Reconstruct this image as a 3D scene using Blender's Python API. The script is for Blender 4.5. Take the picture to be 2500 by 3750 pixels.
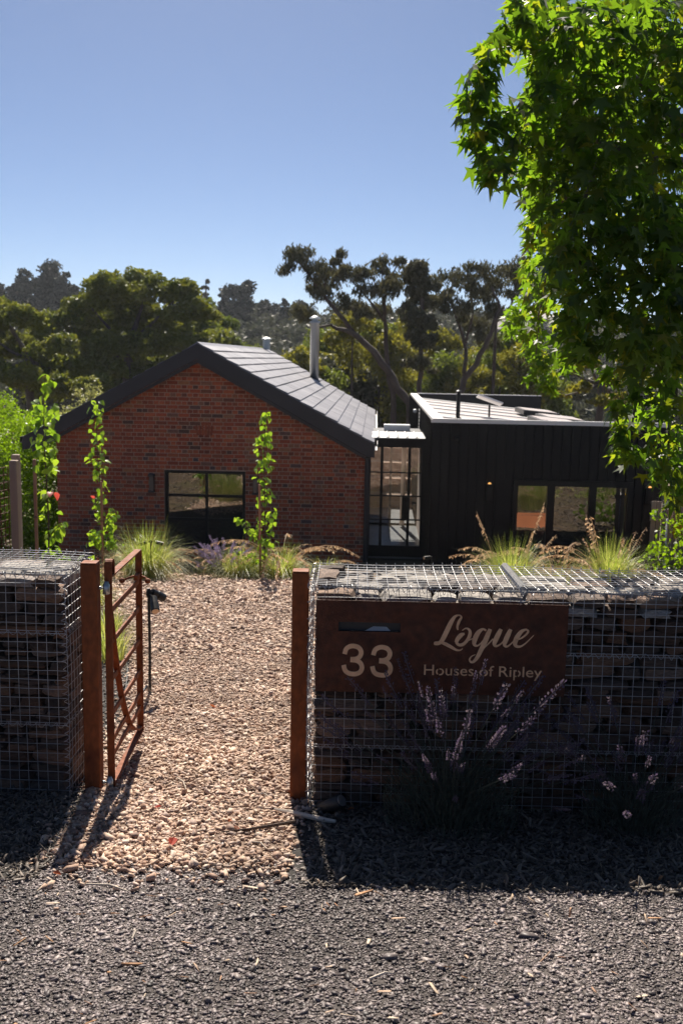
import bpy, math, random
import numpy as np
from mathutils import Vector, Matrix

scene = bpy.context.scene
for o in list(bpy.data.objects):
    bpy.data.objects.remove(o)
rad = math.radians
PI = math.pi
random.seed(7)
rng = np.random.default_rng(7)

# ------------------------------------------------------------------ camera
cam_data = bpy.data.cameras.new('camera')
cam_data.sensor_fit = 'VERTICAL'
cam_data.sensor_height = 36.0
cam_data.sensor_width = 24.0
cam_data.lens = 35.0
cam_data.clip_start = 0.05
cam_data.clip_end = 5000
cam_data.dof.use_dof = True
cam_data.dof.focus_distance = 4.95
cam_data.dof.aperture_fstop = 5.0
camera = bpy.data.objects.new('camera', cam_data)
scene.collection.objects.link(camera)
PITCH, ROLL = rad(8.8), rad(1.1)
fw = Vector((0, math.cos(PITCH), -math.sin(PITCH)))
up0 = Vector((0, math.sin(PITCH), math.cos(PITCH)))
rt0 = Vector((1, 0, 0))
xc = rt0 * math.cos(ROLL) + up0 * math.sin(ROLL)
yc = -rt0 * math.sin(ROLL) + up0 * math.cos(ROLL)
m = Matrix((xc, yc, -fw)).transposed().to_4x4()
m.translation = Vector((0, 0, 1.6))
camera.matrix_world = m
scene.camera = camera

# ------------------------------------------------------------------ light
SUN_EL, SUN_AZ = rad(45.0), rad(-7.0)
world = bpy.data.worlds.new('World')
scene.world = world
world.use_nodes = True
wn, wl = world.node_tree.nodes, world.node_tree.links
wn.clear()
wo = wn.new('ShaderNodeOutputWorld')
bg = wn.new('ShaderNodeBackground')
sky = wn.new('ShaderNodeTexSky')
sky.sky_type = 'NISHITA'
sky.sun_disc = False
sky.sun_elevation = SUN_EL
sky.sun_rotation = SUN_AZ
sky.altitude = 1900
sky.air_density = 0.72
sky.dust_density = 1.8
sky.ozone_density = 4.0
bg.inputs['Strength'].default_value = 0.05
wl.new(sky.outputs[0], bg.inputs[0])
wl.new(bg.outputs[0], wo.inputs[0])
sun_data = bpy.data.lights.new('sun', 'SUN')
sun_data.energy = 5.0
sun_data.angle = rad(0.53)
sun_data.color = (1.0, 0.91, 0.79)
sun = bpy.data.objects.new('sun', sun_data)
sd = Vector((math.sin(SUN_AZ) * math.cos(SUN_EL), math.cos(SUN_AZ) * math.cos(SUN_EL), math.sin(SUN_EL)))
sun.rotation_euler = sd.to_track_quat('Z', 'Y').to_euler()
sun.location = sd * 60
scene.collection.objects.link(sun)
vs = scene.view_settings
vs.view_transform = 'Standard'
vs.look = 'None'
vs.exposure = 0.95
vs.gamma = 1.0
vs.use_curve_mapping = False
scene.render.engine = 'CYCLES'
cy = scene.cycles
cy.max_bounces = 7
cy.diffuse_bounces = 3
cy.glossy_bounces = 3
cy.transmission_bounces = 4
cy.transparent_max_bounces = 8
cy.caustics_reflective = False
cy.caustics_refractive = False
cy.use_denoising = True
cy.sample_clamp_indirect = 6.0

# ------------------------------------------------------------------ helpers
COL = scene.collection


def ground_z(x, y):
    x = np.asarray(x, dtype=float)
    y = np.asarray(y, dtype=float)
    z = -0.02 - 0.13 * np.clip(y, -1.0, 26.0)
    z = z - 0.03 * np.clip(y + 1.0, -40, 0) * 0
    t = np.clip((y - 26.0) / 40.0, 0, 1)
    z = z - 5.0 * t * t * (3 - 2 * t)
    t = np.clip((y - 95.0) / 150.0, 0, 1)
    z = z + 14.0 * t * t * (3 - 2 * t)
    w = np.clip((y - 30.0) / 60.0, 0, 1)
    z = z + w * 1.2 * np.sin(x * 0.05 + 1.0) * np.sin(y * 0.037)
    return z


def link(o, parent=None):
    COL.objects.link(o)
    if parent is not None:
        o.parent = parent
    return o


def tag(o, label=None, cat=None, group=None, kind=None):
    if label:
        o['label'] = label
    if cat:
        o['category'] = cat
    if group:
        o['group'] = group
    if kind:
        o['kind'] = kind
    return o


def thing(name, label, cat, loc=(0, 0, 0), rotz=0.0, group=None):
    o = bpy.data.objects.new(name, None)
    o.empty_display_size = 0.1
    o.location = loc
    o.rotation_euler = (0, 0, rotz)
    link(o)
    return tag(o, label, cat, group)


class MB:
    """collects shapes, then links them as one mesh"""

    def __init__(self):
        self.v, self.f, self.r, self.m = [], [], [], []
        self.n = 0

    def add(self, verts, faces, rnd=0.5, mi=0):
        b = self.n
        self.v.extend(tuple(p) for p in verts)
        self.n += len(verts)
        self.r.extend([rnd] * len(verts))
        for f in faces:
            self.f.append(tuple(b + i for i in f))
            self.m.append(mi)
        return self

    def box(self, x0, x1, y0, y1, z0, z1, rnd=0.5, mi=0, mat=None):
        vs_ = [(x0, y0, z0), (x1, y0, z0), (x1, y1, z0), (x0, y1, z0), (x0, y0, z1), (x1, y0, z1), (x1, y1, z1), (x0, y1, z1)]
        if mat is not None:
            vs_ = [mat @ Vector(p) for p in vs_]
        return self.add(vs_, [(0, 3, 2, 1), (4, 5, 6, 7), (0, 1, 5, 4), (1, 2, 6, 5), (2, 3, 7, 6), (3, 0, 4, 7)], rnd, mi)

    def bbox(self, x0, x1, y0, y1, z0, z1, b=0.003, rnd=0.5, mi=0, mat=None):
        """box with chamfered long edges all round"""
        vs_ = []
        for z, s in ((z0, b), (z0 + b, 0), (z1 - b, 0), (z1, b)):
            vs_ += [(x0 + s + b, y0 + s, z), (x1 - s - b, y0 + s, z), (x1 - s, y0 + s + b, z), (x1 - s, y1 - s - b, z),
                    (x1 - s - b, y1 - s, z), (x0 + s + b, y1 - s, z), (x0 + s, y1 - s - b, z), (x0 + s, y0 + s + b, z)]
        fs = [tuple(range(7, -1, -1)), tuple(range(24, 32))]
        for k in range(3):
            for i in range(8):
                j = (i + 1) % 8
                fs.append((k * 8 + i, k * 8 + j, k * 8 + 8 + j, k * 8 + 8 + i))
        if mat is not None:
            vs_ = [mat @ Vector(p) for p in vs_]
        return self.add(vs_, fs, rnd, mi)

    def prism(self, pts, axis, a, b, rnd=0.5, mi=0):
        """pts: 2-D outline; axis 'y': pts are (x,z) between y=a and b; 'x': (y,z); 'z': (x,y)"""
        n = len(pts)
        if axis == 'y':
            va = [(p[0], a, p[1]) for p in pts] + [(p[0], b, p[1]) for p in pts]
        elif axis == 'x':
            va = [(a, p[0], p[1]) for p in pts] + [(b, p[0], p[1]) for p in pts]
        else:
            va = [(p[0], p[1], a) for p in pts] + [(p[0], p[1], b) for p in pts]
        fs = [tuple(range(n)), tuple(range(2 * n - 1, n - 1, -1))]
        for i in range(n):
            j = (i + 1) % n
            fs.append((i, n + i, n + j, j))
        return self.add(va, fs, rnd, mi)

    def tube(self, pts, r, sides=5, rnd=0.5, mi=0, caps=True):
        pts = [Vector(p) for p in pts]
        n = len(pts)
        rs = r if isinstance(r, (list, tuple)) else [r] * n
        prev = None
        vs_ = []
        for i, p in enumerate(pts):
            t = (pts[min(i + 1, n - 1)] - pts[max(i - 1, 0)])
            if t.length < 1e-9:
                t = Vector((0, 0, 1))
            t.normalize()
            if prev is None:
                a = t.orthogonal().normalized()
            else:
                a = prev - t * prev.dot(t)
                a = a.normalized() if a.length > 1e-6 else t.orthogonal().normalized()
            prev = a
            b = t.cross(a)
            for k in range(sides):
                q = 2 * PI * k / sides
                vs_.append(p + (a * math.cos(q) + b * math.sin(q)) * rs[i])
        fs = []
        for i in range(n - 1):
            for k in range(sides):
                j = (k + 1) % sides
                fs.append((i * sides + k, i * sides + j, (i + 1) * sides + j, (i + 1) * sides + k))
        if caps:
            fs.append(tuple(range(sides - 1, -1, -1)))
            fs.append(tuple(range((n - 1) * sides, n * sides)))
        return self.add(vs_, fs, rnd, mi)

    def lathe(self, prof, centre, axis=(0, 0, 1), sides=14, rnd=0.5, mi=0):
        ax = Vector(axis).normalized()
        a = ax.orthogonal().normalized()
        b = ax.cross(a)
        c = Vector(centre)
        vs_, fs = [], []
        for (r, h) in prof:
            for k in range(sides):
                q = 2 * PI * k / sides
                vs_.append(c + ax * h + (a * math.cos(q) + b * math.sin(q)) * r)
        for i in range(len(prof) - 1):
            for k in range(sides):
                j = (k + 1) % sides
                fs.append((i * sides + k, i * sides + j, (i + 1) * sides + j, (i + 1) * sides + k))
        fs.append(tuple(range(sides - 1, -1, -1)))
        fs.append(tuple(range((len(prof) - 1) * sides, len(prof) * sides)))
        return self.add(vs_, fs, rnd, mi)

    def mesh(self, name, mats, smooth=False):
        me = bpy.data.meshes.new(name)
        me.from_pydata([tuple(p) for p in self.v], [], self.f)
        for mm in (mats if isinstance(mats, (list, tuple)) else [mats]):
            me.materials.append(mm)
        me.polygons.foreach_set('material_index', np.array(self.m, dtype=np.int32))
        if smooth:
            me.polygons.foreach_set('use_smooth', np.ones(len(self.f), dtype=bool))
        at = me.attributes.new('rnd', 'FLOAT', 'POINT')
        at.data.foreach_set('value', np.array(self.r, dtype=np.float32))
        me.update()
        return me

    def build(self, name, mats, parent=None, smooth=False, loc=None):
        o = bpy.data.objects.new(name, self.mesh(name, mats, smooth))
        if loc is not None:
            o.location = loc
        return link(o, parent)


def np_mesh(name, verts, faces, mat, rnd=None, smooth=False):
    """verts (n,3), faces (m,k) arrays of equal-size polygons"""
    verts = np.asarray(verts, dtype=np.float32)
    faces = np.asarray(faces, dtype=np.int32)
    me = bpy.data.meshes.new(name)
    nf, k = faces.shape
    me.vertices.add(len(verts))
    me.vertices.foreach_set('co', verts.ravel())
    me.loops.add(nf * k)
    me.loops.foreach_set('vertex_index', faces.ravel())
    me.polygons.add(nf)
    me.polygons.foreach_set('loop_start', np.arange(nf, dtype=np.int32) * k)
    me.polygons.foreach_set('loop_total', np.full(nf, k, dtype=np.int32))
    if smooth:
        me.polygons.foreach_set('use_smooth', np.ones(nf, dtype=bool))
    if rnd is not None:
        at = me.attributes.new('rnd', 'FLOAT', 'POINT')
        at.data.foreach_set('value', np.asarray(rnd, dtype=np.float32))
    me.materials.append(mat)
    me.update(calc_edges=True)
    me.validate()
    return me


def np_obj(name, verts, faces, mat, rnd=None, parent=None, smooth=False):
    return link(bpy.data.objects.new(name, np_mesh(name, verts, faces, mat, rnd, smooth)), parent)


def rand_unit(n):
    v = rng.normal(size=(n, 3))
    return v / np.linalg.norm(v, axis=1)[:, None]


# ------------------------------------------------------------------ materials
def material(name, cols, rough=0.6, metal=0.0, spec=0.5, by='noise', scale=8.0, detail=5.0, mottle=0.0, mscale=30.0,
             bump=0.0, bscale=60.0, trans=0.0, tcol=None, stretch=None, coat=0.0, rscale=None, patch=None):
    m_ = bpy.data.materials.new(name)
    m_.use_nodes = True
    nt = m_.node_tree
    n, l = nt.nodes, nt.links
    bs = n['Principled BSDF']
    out = n['Material Output']
    bs.inputs['Roughness'].default_value = rough
    bs.inputs['Metallic'].default_value = metal
    bs.inputs['Specular IOR Level'].default_value = spec
    if coat:
        bs.inputs['Coat Weight'].default_value = coat
    co = n.new('ShaderNodeTexCoord')
    src = co.outputs['Object']
    if stretch:
        mp = n.new('ShaderNodeMapping')
        mp.inputs['Scale'].default_value = stretch
        l.new(src, mp.inputs[0])
        src = mp.outputs[0]
    csock = None
    if len(cols) == 1:
        rgb = n.new('ShaderNodeRGB')
        rgb.outputs[0].default_value = (*cols[0], 1)
        csock = rgb.outputs[0]
    else:
        rp = n.new('ShaderNodeValToRGB')
        el = rp.color_ramp.elements
        for i, c in enumerate(cols):
            p = i / (len(cols) - 1)
            if by == 'noise':
                p = 0.3 + 0.4 * p
            if i == 0:
                e = el[0]
            elif i == len(cols) - 1:
                e = el[-1]
            else:
                e = el.new(p)
            e.position = p
            e.color = (*c, 1)
        if by == 'attr':
            a = n.new('ShaderNodeAttribute')
            a.attribute_name = 'rnd'
            l.new(a.outputs['Fac'], rp.inputs[0])
        elif by == 'object':
            a = n.new('ShaderNodeObjectInfo')
            l.new(a.outputs['Random'], rp.inputs[0])
        else:
            t = n.new('ShaderNodeTexNoise')
            t.inputs['Scale'].default_value = scale
            t.inputs['Detail'].default_value = detail
            l.new(src, t.inputs['Vector'])
            l.new(t.outputs['Fac'], rp.inputs[0])
        csock = rp.outputs[0]
    if mottle:
        t = n.new('ShaderNodeTexNoise')
        t.inputs['Scale'].default_value = mscale
        t.inputs['Detail'].default_value = 6
        l.new(src, t.inputs['Vector'])
        mr = n.new('ShaderNodeMapRange')
        mr.inputs[1].default_value = 0.3
        mr.inputs[2].default_value = 0.7
        mr.inputs[3].default_value = 1 - mottle
        mr.inputs[4].default_value = 1 + mottle
        l.new(t.outputs['Fac'], mr.inputs[0])
        mx = n.new('ShaderNodeVectorMath')
        mx.operation = 'SCALE'
        l.new(csock, mx.inputs[0])
        l.new(mr.outputs[0], mx.inputs['Scale'])
        csock = mx.outputs[0]
    if patch:
        t = n.new('ShaderNodeTexNoise')
        t.inputs['Scale'].default_value = patch[0]
        t.inputs['Detail'].default_value = 3
        l.new(co.outputs['Object'], t.inputs['Vector'])
        mr = n.new('ShaderNodeMapRange')
        mr.inputs[1].default_value = 0.35
        mr.inputs[2].default_value = 0.65
        mr.inputs[3].default_value = 1 - patch[1]
        mr.inputs[4].default_value = 1 + patch[1]
        l.new(t.outputs['Fac'], mr.inputs[0])
        mx = n.new('ShaderNodeVectorMath')
        mx.operation = 'SCALE'
        l.new(csock, mx.inputs[0])
        l.new(mr.outputs[0], mx.inputs['Scale'])
        csock = mx.outputs[0]
    l.new(csock, bs.inputs['Base Color'])
    if rscale:
        t = n.new('ShaderNodeTexNoise')
        t.inputs['Scale'].default_value = rscale
        mr = n.new('ShaderNodeMapRange')
        mr.inputs[3].default_value = max(0.05, rough - 0.18)
        mr.inputs[4].default_value = min(1, rough + 0.18)
        l.new(src, t.inputs['Vector'])
        l.new(t.outputs['Fac'], mr.inputs[0])
        l.new(mr.outputs[0], bs.inputs['Roughness'])
    if bump:
        t = n.new('ShaderNodeTexNoise')
        t.inputs['Scale'].default_value = bscale
        t.inputs['Detail'].default_value = 6
        l.new(src, t.inputs['Vector'])
        b = n.new('ShaderNodeBump')
        b.inputs['Strength'].default_value = bump
        b.inputs['Distance'].default_value = 0.01
        l.new(t.outputs['Fac'], b.inputs['Height'])
        l.new(b.outputs[0], bs.inputs['Normal'])
    if trans:
        tr = n.new('ShaderNodeBsdfTranslucent')
        if tcol is not None:
            mxc = n.new('ShaderNodeMix')
            mxc.data_type = 'RGBA'
            mxc.blend_type = 'MULTIPLY'
            mxc.inputs[0].default_value = 1.0
            l.new(csock, mxc.inputs[6])
            mxc.inputs[7].default_value = (*tcol, 1)
            l.new(mxc.outputs[2], tr.inputs[0])
        else:
            l.new(csock, tr.inputs[0])
        ms = n.new('ShaderNodeMixShader')
        ms.inputs[0].default_value = trans
        l.new(bs.outputs[0], ms.inputs[1])
        l.new(tr.outputs[0], ms.inputs[2])
        l.new(ms.outputs[0], out.inputs[0])
    return m_


def glass_material(name, tint=(0.75, 0.8, 0.8), refl=0.12):
    m_ = bpy.data.materials.new(name)
    m_.use_nodes = True
    nt = m_.node_tree
    n, l = nt.nodes, nt.links
    n.remove(n['Principled BSDF'])
    tr = n.new('ShaderNodeBsdfTransparent')
    tr.inputs[0].default_value = (*tint, 1)
    gl = n.new('ShaderNodeBsdfGlossy')
    gl.inputs['Roughness'].default_value = 0.012
    gl.inputs[0].default_value = (1, 1, 1, 1)
    tn = n.new('ShaderNodeTexNoise')
    tn.inputs['Scale'].default_value = 1.6
    tcn = n.new('ShaderNodeTexCoord')
    l.new(tcn.outputs['Object'], tn.inputs['Vector'])
    bp = n.new('ShaderNodeBump')
    bp.inputs['Strength'].default_value = 0.06
    bp.inputs['Distance'].default_value = 0.02
    l.new(tn.outputs['Fac'], bp.inputs['Height'])
    l.new(bp.outputs[0], gl.inputs['Normal'])
    fr = n.new('ShaderNodeFresnel')
    fr.inputs[0].default_value = 1.5
    mr = n.new('ShaderNodeMapRange')
    mr.inputs[1].default_value = 0.0
    mr.inputs[2].default_value = 1.0
    mr.inputs[3].default_value = refl
    mr.inputs[4].default_value = 1.0
    l.new(fr.outputs[0], mr.inputs[0])
    ms = n.new('ShaderNodeMixShader')
    l.new(mr.outputs[0], ms.inputs[0])
    l.new(tr.outputs[0], ms.inputs[1])
    l.new(gl.outputs[0], ms.inputs[2])
    l.new(ms.outputs[0], n['Material Output'].inputs[0])
    return m_


def glow_material(name, col, strength):
    m_ = bpy.data.materials.new(name)
    m_.use_nodes = True
    bs = m_.node_tree.nodes['Principled BSDF']
    bs.inputs['Base Color'].default_value = (*col, 1)
    bs.inputs['Emission Color'].default_value = (*col, 1)
    bs.inputs['Emission Strength'].default_value = strength
    return m_


M_GROUND = material('dry_earth', [(0.07, 0.05, 0.03), (0.13, 0.09, 0.055), (0.1, 0.085, 0.04)], 0.95, scale=1.3, mottle=0.35, mscale=14, bump=0.6, bscale=30)
M_PATHBASE = material('path_fines', [(0.12, 0.078, 0.054), (0.204, 0.138, 0.102)], 0.95, scale=30, mottle=0.4, mscale=70, bump=0.8, bscale=60)
M_PATHSTONE = material('tan_gravel', [(0.1462, 0.0971, 0.081), (0.3898, 0.2495, 0.1801), (0.4677, 0.3235, 0.234), (0.5651, 0.4158, 0.3061), (0.4287, 0.3142, 0.2611), (0.643, 0.5174, 0.4141), (0.3117, 0.1848, 0.126)], 0.75, by='attr', spec=0.35, mottle=0.2, mscale=90, patch=(1.8, 0.2))
M_ROADBASE = material('road_fines', [(0.05, 0.041, 0.038), (0.1, 0.083, 0.076)], 0.9, scale=25, mottle=0.4, mscale=120, bump=0.8, bscale=90, patch=(1.6, 0.3))
M_ROADSTONE = material('bluestone_gravel', [(0.0276, 0.0225, 0.0226), (0.1014, 0.0828, 0.0813), (0.1843, 0.1512, 0.148), (0.2764, 0.2295, 0.224), (0.0737, 0.0603, 0.0596), (0.387, 0.324, 0.298)], 0.5, by='attr', spec=0.4, mottle=0.2, mscale=120, patch=(1.6, 0.3))
M_MULCHBASE = material('mulch_fines', [(0.012, 0.01, 0.009), (0.03, 0.026, 0.022)], 0.95, scale=25, bump=0.8, bscale=60)
M_MULCH = material('bark_mulch', [(0.0315, 0.0247, 0.0204), (0.0945, 0.0741, 0.0578), (0.168, 0.133, 0.1062), (0.063, 0.0475, 0.0357), (0.273, 0.2185, 0.17)], 0.6, by='attr', spec=0.5)
M_WIRE = material('galvanised_wire', [(0.3006, 0.3006, 0.3094), (0.442, 0.442, 0.4508)], 0.48, metal=0.6, scale=12)
M_STONE = material('slate_rubble', [(0.0425, 0.0292, 0.0228), (0.0956, 0.0518, 0.0316), (0.1169, 0.0778, 0.0582), (0.0638, 0.0406, 0.0278), (0.17, 0.0778, 0.0379), (0.2338, 0.1458, 0.0987), (0.0765, 0.0568, 0.0468)], 0.8, by='object', mottle=0.5, mscale=9, bump=0.7, bscale=26, stretch=(1, 1, 3))
M_STONE_SUNLIT = material('sunlit_rubble', [(0.2, 0.18, 0.16), (0.34, 0.31, 0.28), (0.26, 0.21, 0.18), (0.4, 0.37, 0.33)], 0.8, by='object', mottle=0.35, mscale=9, bump=0.6, bscale=26)  # lighter copy of the rubble: sunlight on the top stones put into the colour
M_CORE = material('packed_rubble', [(0.03, 0.028, 0.027), (0.08, 0.07, 0.062)], 0.95, scale=14, bump=1.0, bscale=12)
M_CORTEN = material('weathering_steel', [(0.1125, 0.0277, 0.0072), (0.2248, 0.0601, 0.0144), (0.1587, 0.0416, 0.0108)], 0.75, metal=0.0, spec=0.35, scale=9, mottle=0.28, mscale=45, bump=0.25, bscale=140, stretch=(1, 1, 0.5), rscale=20)
M_SIGN = material('dark_weathering_steel', [(0.0435, 0.0122, 0.0049), (0.0884, 0.0254, 0.0097), (0.0612, 0.0177, 0.0073)], 0.72, spec=0.35, scale=6, mottle=0.35, mscale=25, bump=0.2, bscale=140, rscale=14)
M_LETTER = material('bare_steel_letter', [(0.5951, 0.3298, 0.1764), (0.85, 0.5013, 0.2785)], 0.55, scale=18, metal=0.1)
M_SLOT = material('mailbox_black', [(0.012, 0.012, 0.013)], 0.5)
M_PAPER = material('paper', [(0.3, 0.31, 0.33)], 0.8)
BRICKS = [(0.15, 0.034, 0.015), (0.302, 0.06, 0.025), (0.266, 0.056, 0.023), (0.372, 0.076, 0.029), (0.231, 0.049, 0.021), (0.335, 0.087, 0.036), (0.08, 0.037, 0.026), (0.282, 0.059, 0.023), (0.424, 0.105, 0.04), (0.211, 0.043, 0.019), (0.318, 0.068, 0.026), (0.32, 0.133, 0.059), (0.262, 0.111, 0.065), (0.058, 0.037, 0.043)]
M_BRICK = material('clay_brick', BRICKS, 0.85, by='object', mottle=0.25, mscale=22, bump=0.3, bscale=80, patch=(0.9, 0.2))
M_BRICKS = material('clay_brickwork', BRICKS, 0.85, by='attr', mottle=0.25, mscale=22, bump=0.3, bscale=80, patch=(0.9, 0.2))
M_MORTAR = material('lime_mortar', [(0.4, 0.27, 0.2), (0.52, 0.37, 0.28)], 0.95, scale=3)
M_CHAR = material('charcoal_metal', [(0.032, 0.029, 0.033), (0.042, 0.038, 0.043)], 0.5, spec=0.4, scale=2)
M_SLATE = material('roof_slate', [(0.1292, 0.1254, 0.1382), (0.2128, 0.2037, 0.2196), (0.1672, 0.1611, 0.1754), (0.2584, 0.247, 0.2607)], 0.45, by='object', spec=0.8, mottle=0.22, mscale=6, stretch=(0.6, 6, 1))
M_BLACK = material('black_steel', [(0.007, 0.007, 0.008)], 0.45, spec=0.3)
M_CLAD = material('black_cladding', [(0.006, 0.0056, 0.0065), (0.009, 0.0085, 0.0095)], 0.5, spec=0.25, scale=1.5)
M_COPING = material('pale_metal_coping', [(0.7, 0.69, 0.68)], 0.4, metal=0.1)
M_ROOFMETAL = material('grey_brown_roof_sheet', [(0.28, 0.235, 0.225), (0.35, 0.3, 0.285)], 0.55, metal=0.0, scale=2)
M_WHITEMETAL = material('white_roof_sheet', [(0.72, 0.72, 0.72)], 0.35, metal=0.1)
M_GLASS = glass_material('window_glass', (0.62, 0.66, 0.66), 0.2)
M_CLEAR = glass_material('door_glass', (0.8, 0.83, 0.83), 0.1)
M_CONC = material('polished_concrete', [(0.16, 0.165, 0.17), (0.24, 0.24, 0.245)], 0.25, scale=1.2, spec=0.5)
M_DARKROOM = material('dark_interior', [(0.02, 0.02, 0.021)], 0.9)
M_GALV = material('galvanised_flue', [(0.34, 0.36, 0.37), (0.46, 0.48, 0.49)], 0.38, metal=0.85, scale=4, stretch=(1, 1, 0.15))
M_STAKE = material('hardwood_stake', [(0.3, 0.15, 0.09), (0.4, 0.22, 0.14)], 0.8, scale=10, stretch=(1, 1, 0.1))
M_POST = material('weathered_timber', [(0.26, 0.19, 0.15), (0.38, 0.29, 0.23)], 0.85, scale=8, stretch=(1, 1, 0.08), bump=0.3, bscale=30)
M_PALING = material('grey_paling', [(0.22, 0.17, 0.14), (0.36, 0.28, 0.22)], 0.9, by='object', mottle=0.3, mscale=12, stretch=(1, 1, 0.1))
M_RUSTMESH = material('rusty_mesh', [(0.1, 0.03, 0.014), (0.16, 0.05, 0.022)], 0.8, scale=10)
M_LAMPGLASS = material('lamp_lens', [(0.75, 0.5, 0.3)], 0.3)
M_CURTAIN = material('linen_curtain', [(0.6, 0.52, 0.47)], 0.9, trans=0.4)
M_PLASTER = material('pink_plaster', [(0.5, 0.4, 0.36)], 0.9)
M_WHITE = material('white_enamel', [(0.72, 0.72, 0.72)], 0.4)
M_ORANGE = material('orange_steel', [(0.45, 0.16, 0.07), (0.55, 0.2, 0.09)], 0.7, scale=3)
# foliage
M_PEAR = material('pear_leaf', [(0.132, 0.2346, 0.027), (0.2112, 0.3312, 0.0378), (0.264, 0.3726, 0.054), (0.1584, 0.276, 0.0324)], 0.38, by='object', spec=0.5, trans=0.5, tcol=(1.5, 1.5, 0.6))
M_REDLEAF = material('red_leaf', [(0.5, 0.07, 0.05)], 0.5, trans=0.5)
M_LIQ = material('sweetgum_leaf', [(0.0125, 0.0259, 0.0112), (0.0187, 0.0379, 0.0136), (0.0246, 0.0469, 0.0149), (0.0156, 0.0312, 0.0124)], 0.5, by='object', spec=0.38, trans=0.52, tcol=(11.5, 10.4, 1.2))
M_LIQS = material('sweetgum_foliage', [(0.0125, 0.0259, 0.0112), (0.0187, 0.0379, 0.0136), (0.0246, 0.0469, 0.0149), (0.0156, 0.0312, 0.0124), (0.0446, 0.0536, 0.0155)], 0.5, by='attr', spec=0.38, trans=0.52, tcol=(11.5, 10.4, 1.2))
M_WATTLE = material('wattle_foliage', [(0.0755, 0.1026, 0.0196), (0.1294, 0.1669, 0.0281), (0.1725, 0.1925, 0.0351), (0.1077, 0.1669, 0.0309)], 0.6, by='attr', spec=0.3, trans=0.35, tcol=(1.5, 1.35, 0.8))
M_WATTLE2 = material('olive_foliage', [(0.0752, 0.1114, 0.0238), (0.1279, 0.1714, 0.0357), (0.1656, 0.197, 0.0452)], 0.6, by='attr', spec=0.3, trans=0.38, tcol=(1.6, 1.5, 0.8))
M_GUM = material('gum_foliage', [(0.052, 0.06, 0.0356), (0.0861, 0.0907, 0.0475), (0.1114, 0.1069, 0.0535)], 0.5, by='attr', spec=0.4, trans=0.28, tcol=(1.3, 1.15, 0.8))
M_UNDER = material('yellow_olive_foliage', [(0.078, 0.0894, 0.0215), (0.156, 0.1698, 0.0315), (0.2184, 0.2235, 0.0429), (0.1092, 0.152, 0.0343)], 0.55, by='attr', spec=0.3, trans=0.4, tcol=(1.7, 1.5, 0.7))
M_PINE = material('pine_foliage', [(0.0234, 0.0312, 0.0221), (0.0416, 0.0494, 0.0338), (0.0364, 0.0468, 0.0364)], 0.6, by='attr', spec=0.3, trans=0.15)
M_WOOD = material('woodland_foliage', [(0.039, 0.0468, 0.0286), (0.0715, 0.078, 0.0442), (0.0975, 0.1014, 0.065), (0.0585, 0.0715, 0.039)], 0.6, by='attr', spec=0.3, trans=0.25)
M_HEDGE = material('bright_hedge_foliage', [(0.0672, 0.1258, 0.0097), (0.115, 0.1936, 0.0143), (0.1438, 0.2227, 0.0194), (0.0862, 0.1549, 0.013)], 0.45, by='attr', spec=0.4, trans=0.55, tcol=(2.1, 2.1, 0.5))
M_PALE = material('pale_shrub_foliage', [(0.16, 0.19, 0.07), (0.26, 0.28, 0.12), (0.3, 0.3, 0.16)], 0.5, by='attr', trans=0.42, tcol=(1.4, 1.35, 0.9))
M_BARK = material('grey_bark', [(0.05, 0.042, 0.036), (0.1, 0.085, 0.072), (0.14, 0.12, 0.1)], 0.9, scale=5, stretch=(1, 1, 0.3), bump=0.5, bscale=20)
M_GUMBARK = material('gum_bark', [(0.06, 0.045, 0.038), (0.11, 0.085, 0.07)], 0.85, scale=1.5)
M_STEM = material('brown_stem', [(0.06, 0.035, 0.022), (0.1, 0.06, 0.04)], 0.8, scale=10)
M_GRASS = material('tussock_blade', [(0.13, 0.2, 0.035), (0.22, 0.29, 0.06), (0.32, 0.36, 0.12), (0.5, 0.46, 0.24), (0.4, 0.4, 0.18)], 0.45, by='attr', spec=0.5, trans=0.5, tcol=(1.5, 1.5, 0.8))
M_STRAW = material('dry_seed_head', [(0.42, 0.2645, 0.169), (0.55, 0.414, 0.299), (0.65, 0.529, 0.39)], 0.7, by='attr', trans=0.45, tcol=(1.3, 1.2, 1.0))
M_LAVLEAF = material('lavender_leaf', [(0.05, 0.062, 0.045), (0.085, 0.1, 0.07)], 0.7, by='attr', trans=0.25)
M_LAV = material('lavender_flower', [(0.081, 0.0599, 0.1089), (0.1215, 0.0861, 0.1478), (0.1944, 0.1498, 0.171), (0.0972, 0.0786, 0.0972)], 0.7, by='attr', trans=0.4)
M_LAVBLUE = material('catmint_flower', [(0.24, 0.19, 0.34), (0.34, 0.28, 0.42)], 0.7, by='attr', trans=0.35)
M_DRYLEAF = material('dry_leaf', [(0.35, 0.09, 0.03), (0.45, 0.17, 0.06), (0.42, 0.05, 0.04)], 0.6, by='object', trans=0.3)
M_TWIG = material('bleached_twig', [(0.4, 0.34, 0.27), (0.55, 0.48, 0.4)], 0.8, by='object')
M_HOSE = material('black_poly_pipe', [(0.02, 0.02, 0.02)], 0.45)
M_YELLOW = material('yellow_cloth', [(0.7, 0.4, 0.03)], 0.8)
M_GREYCLOTH = material('grey_cloth', [(0.13, 0.14, 0.17)], 0.8)
M_AMBER = glow_material('amber_lamp', (1.0, 0.45, 0.12), 0.7)

# ------------------------------------------------------------------ the setting: terrain, road, path, beds
def graded(a, b, near, n):
    t = np.linspace(-1, 1, n)
    s = np.sign(t) * np.abs(t) ** 2.2
    return np.where(s < 0, near + s * (near - a), near + s * (b - near))


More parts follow.
